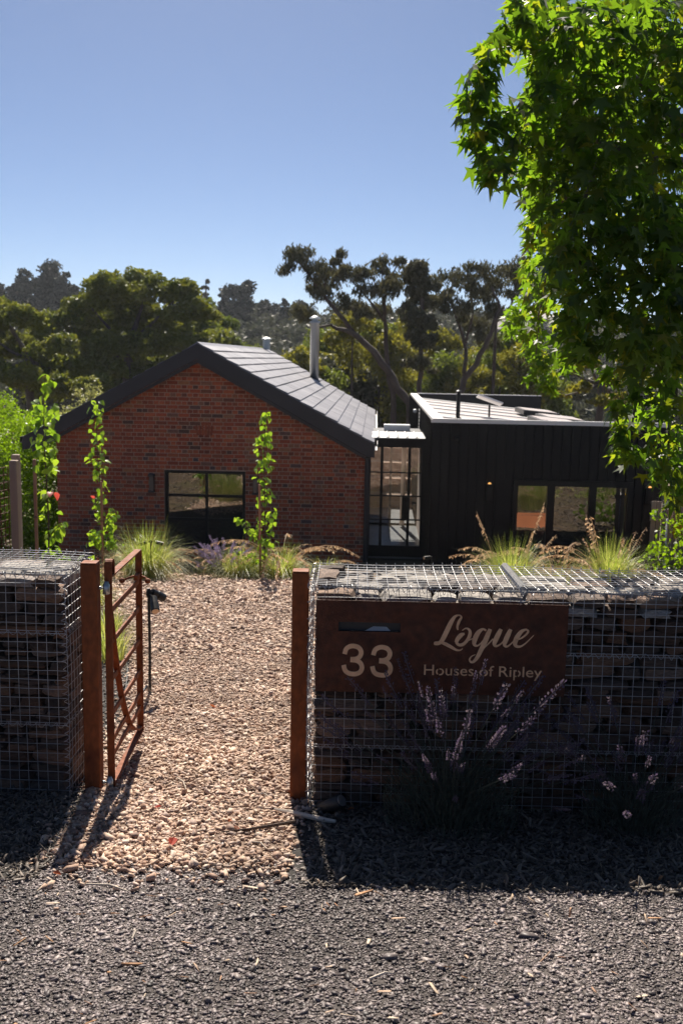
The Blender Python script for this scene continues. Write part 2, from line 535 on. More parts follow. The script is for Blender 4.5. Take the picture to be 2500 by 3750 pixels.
def terrain():
    xs = graded(-420, 420, 0.0, 90)
    ys = graded(-60, 700, 24.0, 130)
    X, Y = np.meshgrid(xs, ys)
    Z = ground_z(X, Y)
    Z = Z + np.where(Y > 24, (np.sin(X * 0.31) * np.cos(Y * 0.27) * 0.15) * np.clip((Y - 24) / 20, 0, 1), 0)
    V = np.stack([X, Y, Z], -1).reshape(-1, 3)
    nx, ny = len(xs), len(ys)
    i, j = np.meshgrid(np.arange(nx - 1), np.arange(ny - 1))
    a = (j * nx + i).ravel()
    F = np.stack([a, a + 1, a + nx + 1, a + nx], -1)
    o = np_obj('ground', V, F, M_GROUND, smooth=True)
    tag(o, kind='structure')


terrain()


def sheet(name, poly, mat, lift):
    """flat sheet on the even slope, LIFT above the ground, slightly thick"""
    mb = MB()
    n = len(poly)
    mb.add([(x, y, float(ground_z(x, y)) + lift) for x, y in poly], [tuple(range(n))])
    return tag(mb.build(name, mat), kind='structure')


PATH = [(-1.22, 4.02), (-0.7, 3.98), (-0.2, 4.02), (-0.15, 5.3), (0.6, 6.0), (1.6, 7.2), (2.3, 9.2), (2.3, 12.5), (1.2, 15.3), (-0.5, 16.5),
        (-1.4, 17.1), (-2.4, 17.75), (-3.67, 18.1), (-4.2, 17.6), (-3.5, 14.5), (-2.6, 11.2), (-1.95, 9.0), (-1.6, 7.3), (-1.36, 5.6)]
sheet('gravel_road', [(-30, -1.0), (30, -1.0), (30, 3.95), (3, 3.85), (0.5, 3.85), (-0.2, 4.0), (-1.2, 4.0), (-1.6, 3.75), (-30, 3.75)], M_ROADBASE, 0.004)
sheet('garden_bed', [(-0.2, 3.75), (8, 3.7), (8, 6.6), (0.9, 6.2), (-0.15, 5.3)], M_MULCHBASE, 0.008)
sheet('garden_bed', [(-6, 3.6), (-1.2, 3.75), (-1.2, 5.0), (-1.38, 5.6), (-1.6, 7.3), (-1.95, 9.0), (-2.6, 11.2), (-5.5, 12), (-6, 8)], M_MULCHBASE, 0.008)
sheet('gravel_path', PATH, M_PATHBASE, 0.012)


def in_poly(P, poly):
    x, y = P[:, 0], P[:, 1]
    c = np.zeros(len(P), bool)
    j = len(poly) - 1
    for i in range(len(poly)):
        xi, yi = poly[i]
        xj, yj = poly[j]
        k = ((yi > y) != (yj > y)) & (x < (xj - xi) * (y - yi) / (yj - yi + 1e-12) + xi)
        c ^= k
        j = i
    return c


CUBE = np.array([(-1, -1, -1), (1, -1, -1), (1, 1, -1), (-1, 1, -1), (-1, -1, 1), (1, -1, 1), (1, 1, 1), (-1, 1, 1)], float) * 0.5
CUBEF = np.array([(0, 3, 2, 1), (4, 5, 6, 7), (0, 1, 5, 4), (1, 2, 6, 5), (2, 3, 7, 6), (3, 0, 4, 7)])


def chips(name, P, size, aspect, flat, mat, lift=0.0, tilt=0.5, jitter=0.55, rnd=None):
    """angular chips lying on the slope at P (n,2): chipped boxes, every one of its own shape"""
    n = len(P)
    size = np.broadcast_to(size, (n,)).astype(float)
    V = np.repeat(CUBE[None], n, 0)
    V = V + rng.uniform(-jitter, jitter, V.shape) * 0.5 * np.array([0.8, 0.8, 0.6])
    top = V[:, 4:, :2] * rng.uniform(0.65, 1.0, (n, 1, 1))
    V[:, 4:, :2] = top
    asp = rng.uniform(*aspect, (n, 1))
    sc = np.concatenate([size[:, None] * asp, size[:, None] / np.sqrt(asp), size[:, None] * rng.uniform(*flat, (n, 1))], 1)
    V = V * sc[:, None, :]
    a = rng.uniform(0, 2 * PI, n)
    tx, ty = rng.normal(0, tilt, n) * 0.5, rng.normal(0, tilt, n) * 0.5
    x, y, z = V[..., 0], V[..., 1], V[..., 2]
    y, z = y * np.cos(tx)[:, None] - z * np.sin(tx)[:, None], y * np.sin(tx)[:, None] + z * np.cos(tx)[:, None]
    x, z = x * np.cos(ty)[:, None] + z * np.sin(ty)[:, None], -x * np.sin(ty)[:, None] + z * np.cos(ty)[:, None]
    x, y = x * np.cos(a)[:, None] - y * np.sin(a)[:, None], x * np.sin(a)[:, None] + y * np.cos(a)[:, None]
    gz = ground_z(P[:, 0], P[:, 1]) + lift + sc[:, 2] * 0.32
    V = np.stack([x + P[:, :1], y + P[:, 1:2], z + gz[:, None] - 0.13 * y], -1)
    F = CUBEF[None] + (np.arange(n) * 8)[:, None, None]
    r = rng.uniform(0, 1, n) if rnd is None else rnd
    o = np_obj(name, V.reshape(-1, 3), F.reshape(-1, 4), mat, np.repeat(r, 8))
    return tag(o, kind='stuff')


def scatter(x0, x1, y0, y1, n):
    return np.stack([rng.uniform(x0, x1, n), rng.uniform(y0, y1, n)], -1)


# path gravel: finer near, sparser far
parts_p = []
for (x0, x1, y0, y1, dens) in ((-1.6, 0.9, 3.85, 6.0, 3900), (-2.0, 1.8, 6.0, 9.0, 2200), (-4.3, 2.4, 9.0, 13.0, 900), (-4.3, 2.4, 13.0, 18.2, 520)):
    Pp = scatter(x0, x1, y0, y1, int((x1 - x0) * (y1 - y0) * dens))
    jit = Pp + rng.normal(0, 0.06, Pp.shape) + np.stack([np.zeros(len(Pp)), np.where(Pp[:, 1] < 4.6, np.abs(rng.normal(0, 0.11, len(Pp))), 0)], -1)
    parts_p.append(Pp[in_poly(jit, PATH)])
P_path = np.concatenate(parts_p)
stray = np.stack([rng.uniform(-1.15, -0.2, 420), 4.02 - np.abs(rng.normal(0, 0.16, 420))], -1)
P_path = np.concatenate([P_path, stray])
sz = np.clip(rng.lognormal(math.log(0.0128), 0.38, len(P_path)), 0.008, 0.034) * np.where(P_path[:, 1] > 9, 1.5, 1.0) * np.where(P_path[:, 1] > 13, 1.3, 1.0)
tag(chips('path_gravel', P_path, sz, (1.0, 1.9), (0.4, 0.8), M_PATHSTONE, 0.012, 0.95), 'tan and pink crushed gravel spread over the garden path')
# road gravel
P_road = np.concatenate([scatter(-1.7, 1.9, 2.25, 4.25, 105000), scatter(-2.6, 2.6, 1.6, 2.3, 8000)])
edge = 3.82 + 0.07 * np.sin(P_road[:, 0] * 5) + rng.normal(0, 0.07, len(P_road))
edge = np.where((P_road[:, 0] > -1.25) & (P_road[:, 0] < -0.1), 4.0 + 0.05 * np.sin(P_road[:, 0] * 9) + np.abs(rng.normal(0, 0.11, len(P_road))) + rng.normal(0, 0.05, len(P_road)), edge)
P_road = P_road[P_road[:, 1] < edge]
sz = np.clip(rng.lognormal(math.log(0.0066), 0.42, len(P_road)), 0.0045, 0.022)
big = rng.uniform(0, 1, len(P_road)) < 0.008
sz = np.where(big, sz * 1.6, sz)
tag(chips('road_gravel', P_road, sz, (1.0, 1.8), (0.3, 0.6), M_ROADSTONE, 0.004, 0.6), 'dark crushed bluestone gravel of the road verge')
# bleached leaf flecks and gum leaf litter lying on the gravel
P_lit = np.concatenate([scatter(-1.7, 1.9, 2.25, 3.9, 210), scatter(-1.2, -0.2, 3.9, 6.5, 120)])
tag(chips('leaf_litter', P_lit, np.clip(rng.lognormal(math.log(0.011), 0.4, len(P_lit)), 0.006, 0.022), (2.0, 4.5), (0.08, 0.16), material('litter_fleck', [(0.5, 0.36, 0.24), (0.6, 0.48, 0.36), (0.32, 0.15, 0.07), (0.45, 0.25, 0.12)], 0.7, by='attr'), 0.016, 0.9), 'bleached leaf flecks scattered over the gravel')
# bark mulch in the beds
P_mul = np.concatenate([scatter(-0.12, 2.2, 3.7, 4.75, 11000), scatter(-2.2, -1.2, 3.72, 4.9, 5600), scatter(-2.6, -1.3, 4.9, 9.5, 4200)])
keep = ~in_poly(P_mul, PATH)
P_mul = P_mul[keep]
tag(chips('bark_mulch', P_mul, np.clip(rng.lognormal(math.log(0.0115), 0.38, len(P_mul)), 0.005, 0.026), (1.6, 4.2), (0.2, 0.5), M_MULCH, 0.008, 1.0), 'dark chipped bark mulch around the stone filled baskets')
P_mul = np.concatenate([scatter(-5, 5.5, 15.5, 20.5, 4200), scatter(-6.5, -2.6, 10, 16, 1500)])
P_mul = P_mul[~in_poly(P_mul, PATH)]
tag(chips('bark_mulch', P_mul, np.clip(rng.lognormal(math.log(0.03), 0.4, len(P_mul)), 0.012, 0.06), (1.6, 4.2), (0.2, 0.5), M_MULCH, 0.0, 0.7), 'dark chipped bark mulch of the far planting beds')


# ------------------------------------------------------------------ gabion walls
def lump_mesh(name, mat, seed, rough=0.16):
    r = random.Random(seed)
    mb = MB()
    idx, vs_ = {}, []
    for i in range(4):
        for j in range(3):
            for k in range(3):
                if i in (0, 3) or j in (0, 2) or k in (0, 2):
                    x, y, z = i / 1.5 - 1, j - 1.0, k - 1.0
                    q = max(abs(x), abs(y), abs(z))
                    l_ = (abs(x) ** 5 + abs(y) ** 5 + abs(z) ** 5) ** 0.2
                    s = q / l_ * 0.5 * (1 + r.uniform(-rough, rough) * 0.8)
                    idx[(i, j, k)] = len(vs_)
                    vs_.append((x * s + r.uniform(-.03, .03), y * s + r.uniform(-.06, .06), z * s * (1 + r.uniform(-.1, .1)) + x * r.uniform(-.05, .05)))
    fs = []
    for (a, n_a, b, n_b, c, n_c) in (('i', 4, 'j', 3, 'k', 3), ('j', 3, 'k', 3, 'i', 4), ('k', 3, 'i', 4, 'j', 3)):
        for lo in (0, n_a - 1):
            for u in range(n_b - 1):
                for v in range(n_c - 1):
                    q = []
                    for du, dv in ((0, 0), (1, 0), (1, 1), (0, 1)):
                        d = {a: lo, b: u + du, c: v + dv}
                        q.append(idx[(d['i'], d['j'], d['k'])])
                    fs.append(tuple(q if lo else q[::-1]))
    mb.add(vs_, fs)
    return mb.mesh(name, mat)


STONES = [lump_mesh('stone', M_STONE, 100 + i) for i in range(14)]


STONES_SUNLIT = []  # same stone shapes in the colour with sunlight painted in, for the top layer
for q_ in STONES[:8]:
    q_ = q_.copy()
    q_.materials[0] = M_STONE_SUNLIT
    STONES_SUNLIT.append(q_)


def put_stone(parent, x, y, z, l, d, h, rz=0.0, tilt=0.0, kinds=STONES):
    o = bpy.data.objects.new('stone', random.choice(kinds))
    o.location = (x, y, z)
    o.scale = (l * random.choice((1, -1)), d, h)
    o.rotation_euler = (random.uniform(-.08, .08), tilt, rz)
    return link(o, parent)


def helix(p0, p1, r, pitch, steps=9, wob=0.0):
    p0, p1 = Vector(p0), Vector(p1)
    ax = (p1 - p0)
    L_ = ax.length
    ax.normalize()
    a = ax.orthogonal().normalized()
    b = ax.cross(a)
    n = int(L_ / pitch * steps)
    ph = random.uniform(0, 6)
    return [p0 + ax * (L_ * i / n) + (a * math.cos(ph + i * 2 * PI / steps) + b * math.sin(ph + i * 2 * PI / steps)) * (r * (1 + wob * math.sin(i * 0.37))) for i in range(n + 1)]


WR = 0.0017


def gabion(label, loc, rotz, x0, x1, edge_x, depth, seams):
    """basket wall in its own frame: front at y=0, top at z=1.145, from x0 to x1; edge_x is the end beside the gate"""
    t = thing('gabion_wall', label, 'gabion wall', loc, rotz, 'stone filled wire baskets beside the gate')
    H = 1.145
    levels = [-0.14, seams[0], seams[1], H]

    def bul(x, z):
        k = 0.008 * math.sin(PI * max(0, min(1, (z + 0.1) / 1.25)))
        return -0.004 - k * (0.6 + 0.4 * math.sin(x * 4.1 + z * 3))
    mb = MB()
    for p in range(3):
        za, zb = levels[p], levels[p + 1]
        off = random.uniform(0.0, 0.02)
        x = x0 + off
        while x < x1 + 0.001:
            w = random.uniform(-.0016, .0016)
            pts = [(x + w * q, bul(x, za + (zb - za) * q / 3), za + (zb - za) * q / 3 + (0.008 if q == 3 else 0)) for q in range(4)]
            mb.tube(pts, WR, 4)
            x += 0.05
        z = za
        nrow = max(1, round((zb - za) / 0.05))
        for k in range(nrow + 1):
            z = za + (zb - za) * k / nrow
            if p == 2 and k == nrow:
                z -= 0.003
            e0, e1 = x0 - (0.014 if edge_x == x0 else 0), x1 + (0.012 if edge_x == x1 else 0)
            npt = 14
            mb.tube([(e0 + (e1 - e0) * q / npt, bul(e0 + (e1 - e0) * q / npt, z) - 0.004, z + random.uniform(-.0015, .0015)) for q in range(npt + 1)], WR, 4)
    mb.build('front_mesh', M_WIRE, t)
    # the end panel beside the gate
    mb = MB()
    s = -1 if edge_x == x0 else 1
    for k in range(int(depth / 0.05) + 1):
        y = k * 0.05
        mb.tube([(edge_x + s * (0.006 + 0.012 * math.sin(PI * q / 5)) + random.uniform(-.002, .002), y, -0.14 + (H + 0.14) * q / 5) for q in range(6)], WR, 4)
    for k in range(26):
        z = -0.13 + k * 0.05
        if z < H:
            mb.tube([(edge_x + s * (0.01 + 0.012 * math.sin(PI * (z + .1) / 1.25)), y, z) for y in (-0.012, depth * 0.5, depth)], WR, 4)
    mb.build('end_mesh', M_WIRE, t)
    # back panel
    mb = MB()
    x = x0
    while x < x1:
        mb.tube([(x, depth + 0.003, -0.2), (x, depth + 0.006, H)], WR, 4)
        x += 0.05
    for k in range(26):
        z = -0.13 + k * 0.05
        mb.tube([(x0, depth + 0.008, z), (x1, depth + 0.008, z)], WR, 4)
    mb.build('back_mesh', M_WIRE, t)
    # lid with hooked wire ends
    mb = MB()
    sag = lambda x, y: -0.006 * math.sin(x * 5.1) - 0.012 * math.sin(PI * y / depth) * (0.5 + 0.5 * math.sin(x * 2.3 + 1))
    cuts = [x0, x0 + 1.015, x1] if edge_x == x0 else [x0, x1]
    for ci in range(len(cuts) - 1):
        c0, c1 = cuts[ci] + 0.012, cuts[ci + 1] - 0.012
        skew = 0.0 if ci == 0 else -0.03
        x = c0 + 0.004
        while x < c1:
            pts = [(x + skew * q / 5, -0.008 + (depth + 0.008) * q / 5, H + 0.004 + sag(x, depth * q / 5)) for q in range(6)]
            xe = pts[-1][0]
            pts += [(xe, depth + 0.009 * math.sin(a), H + 0.004 + 0.009 * (1 - math.cos(a)) + sag(x, depth)) for a in (0.6, 1.3, 2.0, 2.8, 3.6, 4.4)]
            pts = [(x, -0.02, H - 0.016), (x, -0.023, H - 0.004), (x, -0.016, H + 0.004)] + pts
            mb.tube(pts, WR, 4)
            x += 0.05
        nrow = round(depth / 0.05)
        for k in range(nrow + 1):
            y = depth * k / nrow
            mb.tube([(c0 - 0.006 + (c1 - c0 + 0.012) * q / 8, y, H + 0.009 + sag(c0 + (c1 - c0) * q / 8, y)) for q in range(9)], WR * 1.05, 4)
    mb.build('lid_mesh', M_WIRE, t)
    # lacing coils
    mb = MB()
    mb.tube(helix((x0, -0.006, H - 0.008), (x1, -0.006, H - 0.008), 0.017, 0.047, 9, 0.25), 0.0017, 4)
    for z in seams:
        mb.tube(helix((x0, -0.008, z), (x1, -0.008, z), 0.012, 0.05, 8, 0.2), 0.0017, 4)
        mb.tube([(x0 - 0.01, -0.012, z + 0.012), (x1, -0.012, z + 0.012)], WR, 4)
        mb.tube(helix((edge_x + s * 0.012, 0, z), (edge_x + s * 0.012, depth, z), 0.012, 0.05, 8), 0.0017, 4)
    mb.tube(helix((edge_x + s * 0.006, -0.006, -0.12), (edge_x + s * 0.006, -0.006, H), 0.014, 0.042, 8, 0.3), 0.0017, 4)
    mb.tube(helix((edge_x + s * 0.006, 0, H - 0.004), (edge_x + s * 0.006, depth, H - 0.004), 0.016, 0.04, 9, 0.2), 0.0017, 4)
    mb.build('lacing_coil', M_WIRE, t)
    if edge_x == x0:
        mb = MB()
        mb.tube(helix((x0 + 1.015, -0.012, H + 0.006), (x0 + 0.995, depth + 0.004, H + 0.012), 0.02, 0.0155, 9), 0.0022, 4)
        mb.tube(helix((x0 + 1.015, -0.01, H), (x0 + 1.013, -0.01, H - 0.12), 0.016, 0.03, 8), 0.0018, 4)
        mb.build('divider_coil', M_WIRE, t)
    # rubble core and the stones that show
    mb = MB()
    mb.box(x0 + 0.1, x1 - 0.1, 0.11, depth - 0.03, -0.25, H - 0.12)
    mb.build('rubble_core', M_CORE, t)
    z = -0.16
    count = 0
    while z < H - 0.045:
        h = random.choice((random.uniform(0.03, 0.05), random.uniform(0.045, 0.085)))
        if z + h > H - 0.02:
            h = H - 0.025 - z
        if h < 0.025:
            break
        x = x0 + 0.012
        while x < x1 - 0.03:
            l_ = random.choice((random.uniform(0.1, 0.2), random.uniform(0.2, 0.4)))
            l_ = min(l_, x1 - 0.012 - x)
            if l_ > 0.03:
                d = random.uniform(0.1, 0.18)
                put_stone(t, x + l_ / 2, 0.012 + d / 2 + random.uniform(0, .02), z + h / 2, l_ * 1.0, d, h * random.uniform(0.88, 1.06), random.uniform(-.06, .06), random.uniform(-.05, .05), STONES_SUNLIT if z + h > H - 0.09 and random.random() < .5 else STONES)
                count += 1
            x += l_ + random.uniform(0.0, 0.012)
        z += h * 0.97
    y = 0.17
    while y < depth - 0.05:
        d = random.uniform(0.1, 0.15)
        x = x0 + 0.015
        while x < x1 - 0.04:
            l_ = min(random.uniform(0.14, 0.3), x1 - 0.015 - x)
            h = random.uniform(0.07, 0.11)
            put_stone(t, x + l_ / 2, min(y + d / 2, depth - d / 2 - 0.005), H - 0.016 - h / 2 - random.uniform(0, .025), l_, d, h, random.uniform(-.15, .15), 0.0, STONES_SUNLIT if random.random() < .8 else STONES)
            count += 1
            x += l_ + random.uniform(0, 0.01)
        y += d
    z = -0.16
    while z < H - 0.08:
        h = random.uniform(0.06, 0.11)
        y = 0.15
        while y < depth - 0.05:
            l_ = min(random.uniform(0.12, 0.25), depth - 0.01 - y)
            d = random.uniform(0.1, 0.15)
            put_stone(t, edge_x - s * (0.012 + d / 2), y + l_ / 2, z + h / 2, l_, d, h, PI / 2)
            count += 1
            y += l_ + 0.005
        z += h
    return t


gab_r = gabion('long stone filled wire basket wall carrying the rusty number sign', (-0.132, 4.70, -0.636), rad(-0.8), 0.0, 2.05, 0.0, 0.5, (0.335, 0.83))
gab_l = gabion('stone filled wire basket wall beside the open gate, without a sign', (-1.378, 4.835, -0.63), rad(-2.2), -1.0, 0.0, 0.0, 0.49, (0.36, 0.84))


# ------------------------------------------------------------------ gate posts, gate, sign
def gate_post(label, x0, x1, y0, z1):
    w = x1 - x0
    zg = float(ground_z(x0, y0)) - 0.12
    t = thing('gate_post', label, 'gate post', ((x0 + x1) / 2, y0 + w / 2, zg), 0.0, 'rusted square gate posts')
    mb = MB()
    mb.bbox(-w / 2, w / 2, -w / 2, w / 2, 0, z1 - zg - 0.006, 0.004)
    mb.build('shaft', M_CORTEN, t)
    mb = MB()
    mb.bbox(-w / 2 + 0.001, w / 2 - 0.001, -w / 2 + 0.001, w / 2 - 0.001, z1 - zg - 0.005, z1 - zg, 0.0015)
    mb.build('cap', M_CORTEN, t)
    return t


gate_post('rusted square steel gate post with the open gate hinged to it', -1.308, -1.226, 4.90, 0.556)
gate_post('rusted square steel gate post standing against the basket wall with the sign', -0.236, -0.154, 4.79, 0.558)


def flatbar(mb, pts, t, xa, xb):
    """bent flat bar: (y,z) centre line, thickness t, from x=xa to xb"""
    P2 = [Vector(p) for p in pts]
    n = len(P2)
    L_, R_ = [], []
    for i in range(n):
        d = (P2[min(i + 1, n - 1)] - P2[max(i - 1, 0)]).normalized()
        nn = Vector((-d.y, d.x)) * t / 2
        L_.append(P2[i] + nn)
        R_.append(P2[i] - nn)
    vs_ = [(xa, p.x, p.y) for p in L_] + [(xa, p.x, p.y) for p in R_] + [(xb, p.x, p.y) for p in L_] + [(xb, p.x, p.y) for p in R_]
    fs = []
    for i in range(n - 1):
        fs += [(i, i + 1, n + i + 1, n + i), (2 * n + i, 3 * n + i, 3 * n + i + 1, 2 * n + i + 1),
               (i, 2 * n + i, 2 * n + i + 1, i + 1), (n + i, n + i + 1, 3 * n + i + 1, 3 * n + i)]
    fs += [(0, n, 3 * n, 2 * n), (n - 1, 3 * n - 1, 4 * n - 1, 2 * n - 1)]
    mb.add(vs_, fs)


gate = thing('garden_gate', 'rusted flat bar gate standing open along the gravel path', 'gate', (-1.179, 4.96, -0.64))
GZ = 0.64
mb = MB()
arc = [(0.03 - 0.034 * math.cos(a), 1.165 + 0.034 * math.sin(a)) for a in np.linspace(0, PI, 9)]
flatbar(mb, [(-0.004, -0.04)] + [(-0.004, 1.1)] + arc + [(0.064, 1.13), (0.058, 1.105)], 0.008, -0.02, 0.018)
mb.build('stile', M_CORTEN, gate)
mb = MB()
flatbar(mb, [(0.75, 0.02), (0.75, 1.09), (0.746, 1.106), (0.735, 1.112)], 0.008, -0.02, 0.018)
mb.build('stile', M_CORTEN, gate)
mb = MB()
flatbar(mb, [(0.004, 1.116), (0.734, 1.112)], 0.008, -0.019, 0.019)
mb.build('top_rail', M_CORTEN, gate)
mb = MB()
flatbar(mb, [(0.0, 0.0), (0.754, 0.014)], 0.008, -0.02, 0.02)
mb.build('bottom_rail', M_CORTEN, gate)
for z in (0.928, 0.762, 0.563, 0.376, 0.235, 0.15):
    mb = MB()
    mb.box(-0.005, 0.005, 0.001, 0.745, z - 0.014, z + 0.014)
    mb.build('rail', M_CORTEN, gate)
mb = MB()
br = [(0.004, 0.98), (0.05, 0.86), (0.1, 0.72), (0.16, 0.58), (0.25, 0.4), (0.36, 0.25), (0.46, 0.15), (0.56, 0.085), (0.66, 0.045), (0.755, 0.03)]
flatbar(mb, br, 0.009, -0.017, 0.015)
mb.build('curved_brace', M_CORTEN, gate)
for s, L_ in ((-1, 0.075), (1, 0.05)):
    mb = MB()
    pts = [(0, 0.738, 0.95), (s * 0.025, 0.73, 0.955), (s * 0.05, 0.715, 0.951), (s * L_, 0.7, 0.94)]
    mb.tube(pts, [0.008, 0.007, 0.006, 0.006], 7)
    mb.lathe([(0.004, -0.017), (0.013, -0.012), (0.017, 0), (0.013, 0.012), (0.004, 0.017)], (s * (L_ + 0.012), 0.695, 0.937), (1, 0, 0), 10)
    mb.build('lever_handle', M_CORTEN, gate, True)
mb = MB()
mb.box(-0.012, 0.012, 0.66, 0.744, 0.945, 0.975)
mb.build('latch_box', M_CORTEN, gate)
for z in (1.06, 0.015):
    mb = MB()
    mb.lathe([(0.009, 0), (0.009, 0.02), (0.006, 0.021), (0.006, 0.05)], (-0.052, -0.014, z), (1, 0, 0), 10)
    mb.lathe([(0.012, -0.03), (0.018, -0.028), (0.018, 0.022), (0.013, 0.025), (0.013, 0.034), (0.006, 0.037)], (-0.006, -0.026, z), (0, 0, 1), 12)
    mb.build('hinge', M_GALV, gate, True)

# the number sign with its letter slot
sign = thing('number_sign', 'dark rusted steel plate sign with number 33, a script name and a letter slot', 'sign', (-0.112, 4.648, -0.002), rad(-0.8))
sx0, sx1, sz0, sz1 = 0.108, 0.406, 0.303, 0.349
mb = MB()
W_, H_ = 1.205, 0.455
mb.box(0, W_, 0, 0.004, 0, sz0)
mb.box(0, W_, 0, 0.004, sz1, H_)
mb.box(0, sx0, 0, 0.004, sz0, sz1)
mb.box(sx1, W_, 0, 0.004, sz0, sz1)
mb.build('plate', M_SIGN, sign)
mb = MB()
mb.box(sx0 - 0.02, sx1 + 0.02, 0.024, 0.026, sz0 - 0.01, sz1 + 0.01)
mb.box(sx0 - 0.02, sx1 + 0.02, 0.005, 0.0235, sz0 - 0.012, sz0 - 0.002)
mb.box(sx0 - 0.02, sx1 + 0.02, 0.005, 0.0235, sz1 + 0.002, sz1 + 0.012)
mb.box(sx0 - 0.02, sx0 - 0.002, 0.005, 0.0235, sz0 - 0.0015, sz1 + 0.0015)
mb.box(sx1 + 0.002, sx1 + 0.02, 0.005, 0.0235, sz0 - 0.0015, sz1 + 0.0015)
mb.build('letter_slot', M_SLOT, sign)
mb = MB()
mb.add([(0.235, 0.012, 0.3035), (0.36, 0.012, 0.3045), (0.335, 0.021, 0.327), (0.28, 0.021, 0.326)], [(0, 1, 2, 3)])
tag(mb.build('folded_letter', M_PAPER, None, loc=(-0.112, 4.648, -0.002)), 'pale folded letter lying inside the slot of the rusty sign', 'letter')


def text_mesh(body, thick):
    cu = bpy.data.curves.new('lettering', 'FONT')
    cu.body = body
    cu.extrude = thick / 2
    cu.resolution_u = 4
    o = bpy.data.objects.new('lettering', cu)
    COL.objects.link(o)
    bpy.context.view_layer.update()
    me = bpy.data.meshes.new_from_object(o.evaluated_get(bpy.context.evaluated_depsgraph_get()))
    bpy.data.objects.remove(o)
    return me


def put_text(name, body, x0, x1, z0, z1, mat):
    """text stretched into the box x0..x1, z0..z1 (its own ink) on the plate"""
    me = text_mesh(body, 1.0)
    co = np.empty(len(me.vertices) * 3, np.float32)
    me.vertices.foreach_get('co', co)
    co = co.reshape(-1, 3)
    lo, hi = co.min(0), co.max(0)
    X = x0 + (co[:, 0] - lo[0]) / (hi[0] - lo[0]) * (x1 - x0)
    Z = z0 + (co[:, 1] - lo[1]) / (hi[1] - lo[1]) * (z1 - z0)
    Y = np.where(co[:, 2] > 0, -0.0022, 0.001)
    me.vertices.foreach_set('co', np.stack([X, Y, Z], -1).astype(np.float32).ravel())
    me.materials.clear()
    me.materials.append(mat)
    me.update()
    o = bpy.data.objects.new(name, me)
    return link(o, sign)


def px(cx, cy):
    """a point of the script lettering on the plate, from the sign's own drawing grid"""
    return (0.46 + cx * 0.000504, 0.451 - cy * 0.000521 + (0.348 + cx * 0.000504 - 0.552) * 0.02)


def brush(mb, pts, yy):
    P_ = []
    n = len(pts)
    for i in range(n - 1):
        p0, p1, p2, p3 = [np.array(pts[max(0, min(n - 1, i + k))], float) for k in (-1, 0, 1, 2)]
        for q in range(6):
            u = q / 6
            P_.append(0.5 * ((2 * p1) + (-p0 + p2) * u + (2 * p0 - 5 * p1 + 4 * p2 - p3) * u * u + (-p0 + 3 * p1 - 3 * p2 + p3) * u ** 3))
    P_.append(np.array(pts[-1], float))
    L_, R_ = [], []
    for i, p in enumerate(P_):
        d = P_[min(i + 1, len(P_) - 1)][:2] - P_[max(i - 1, 0)][:2]
        d = d / (np.linalg.norm(d) + 1e-9)
        nn = np.array([-d[1], d[0]]) * max(p[2], 6) / 2
        L_.append(px(*(p[:2] + nn)))
        R_.append(px(*(p[:2] - nn)))
    n = len(P_)
    vs_ = [(a[0], yy, a[1]) for a in L_] + [(a[0], yy, a[1]) for a in R_] + [(a[0], 0.001, a[1]) for a in L_] + [(a[0], 0.001, a[1]) for a in R_]
    fs = []
    for i in range(n - 1):
        fs += [(i, n + i, n + i + 1, i + 1), (i, i + 1, 2 * n + i + 1, 2 * n + i), (n + i, 3 * n + i, 3 * n + i + 1, n + i + 1)]
    fs += [(0, 2 * n, 3 * n, n), (n - 1, 2 * n - 1, 4 * n - 1, 3 * n - 1)]
    mb.add(vs_, fs)


SCRIPT = {
    'L': [[(437, 248, 12), (432, 215, 22), (446, 165, 26), (466, 128, 18), (445, 108, 12), (405, 122, 26), (368, 180, 42), (330, 265, 46), (292, 345, 42), (262, 376, 30), (232, 376, 36), (214, 374, 22)],
          [(222, 378, 30), (270, 366, 22), (320, 380, 32), (375, 408, 30), (430, 438, 20), (468, 440, 12), (490, 424, 8)]],
    'o': [[(503, 282, 16), (470, 296, 40), (440, 330, 40), (425, 365, 34)], [(426, 360, 28), (448, 388, 26), (490, 385, 30), (530, 345, 30), (553, 295, 34), (548, 250, 24), (515, 232, 14), (478, 252, 7)], [(530, 352, 12), (580, 330, 9), (610, 310, 8)]],
    'g': [[(706, 252, 16), (672, 240, 22), (632, 272, 42), (604, 330, 48), (598, 380, 34), (622, 398, 18), (660, 375, 12), (712, 300, 10)],
          [(744, 238, 34), (722, 295, 46), (694, 370, 48), (664, 440, 42), (634, 505, 36), (600, 548, 26), (572, 552, 20), (560, 525, 16), (580, 498, 10), (612, 482, 6)], [(690, 420, 12), (738, 372, 12), (775, 330, 10)]],
    'u': [[(846, 238, 34), (822, 290, 46), (796, 350, 46), (790, 385, 34), (812, 400, 20), (858, 372, 13), (915, 300, 10)], [(938, 240, 34), (912, 300, 46), (890, 360, 44), (888, 392, 30), (910, 404, 18), (945, 380, 12), (985, 335, 10)]],
    'e': [[(985, 345, 12), (1040, 325, 14), (1085, 290, 18), (1104, 258, 20), (1080, 242, 18), (1040, 262, 34), (1002, 315, 46), (985, 370, 42), (1000, 400, 28), (1040, 402, 18), (1090, 368, 12), (1158, 297, 6)]],
}
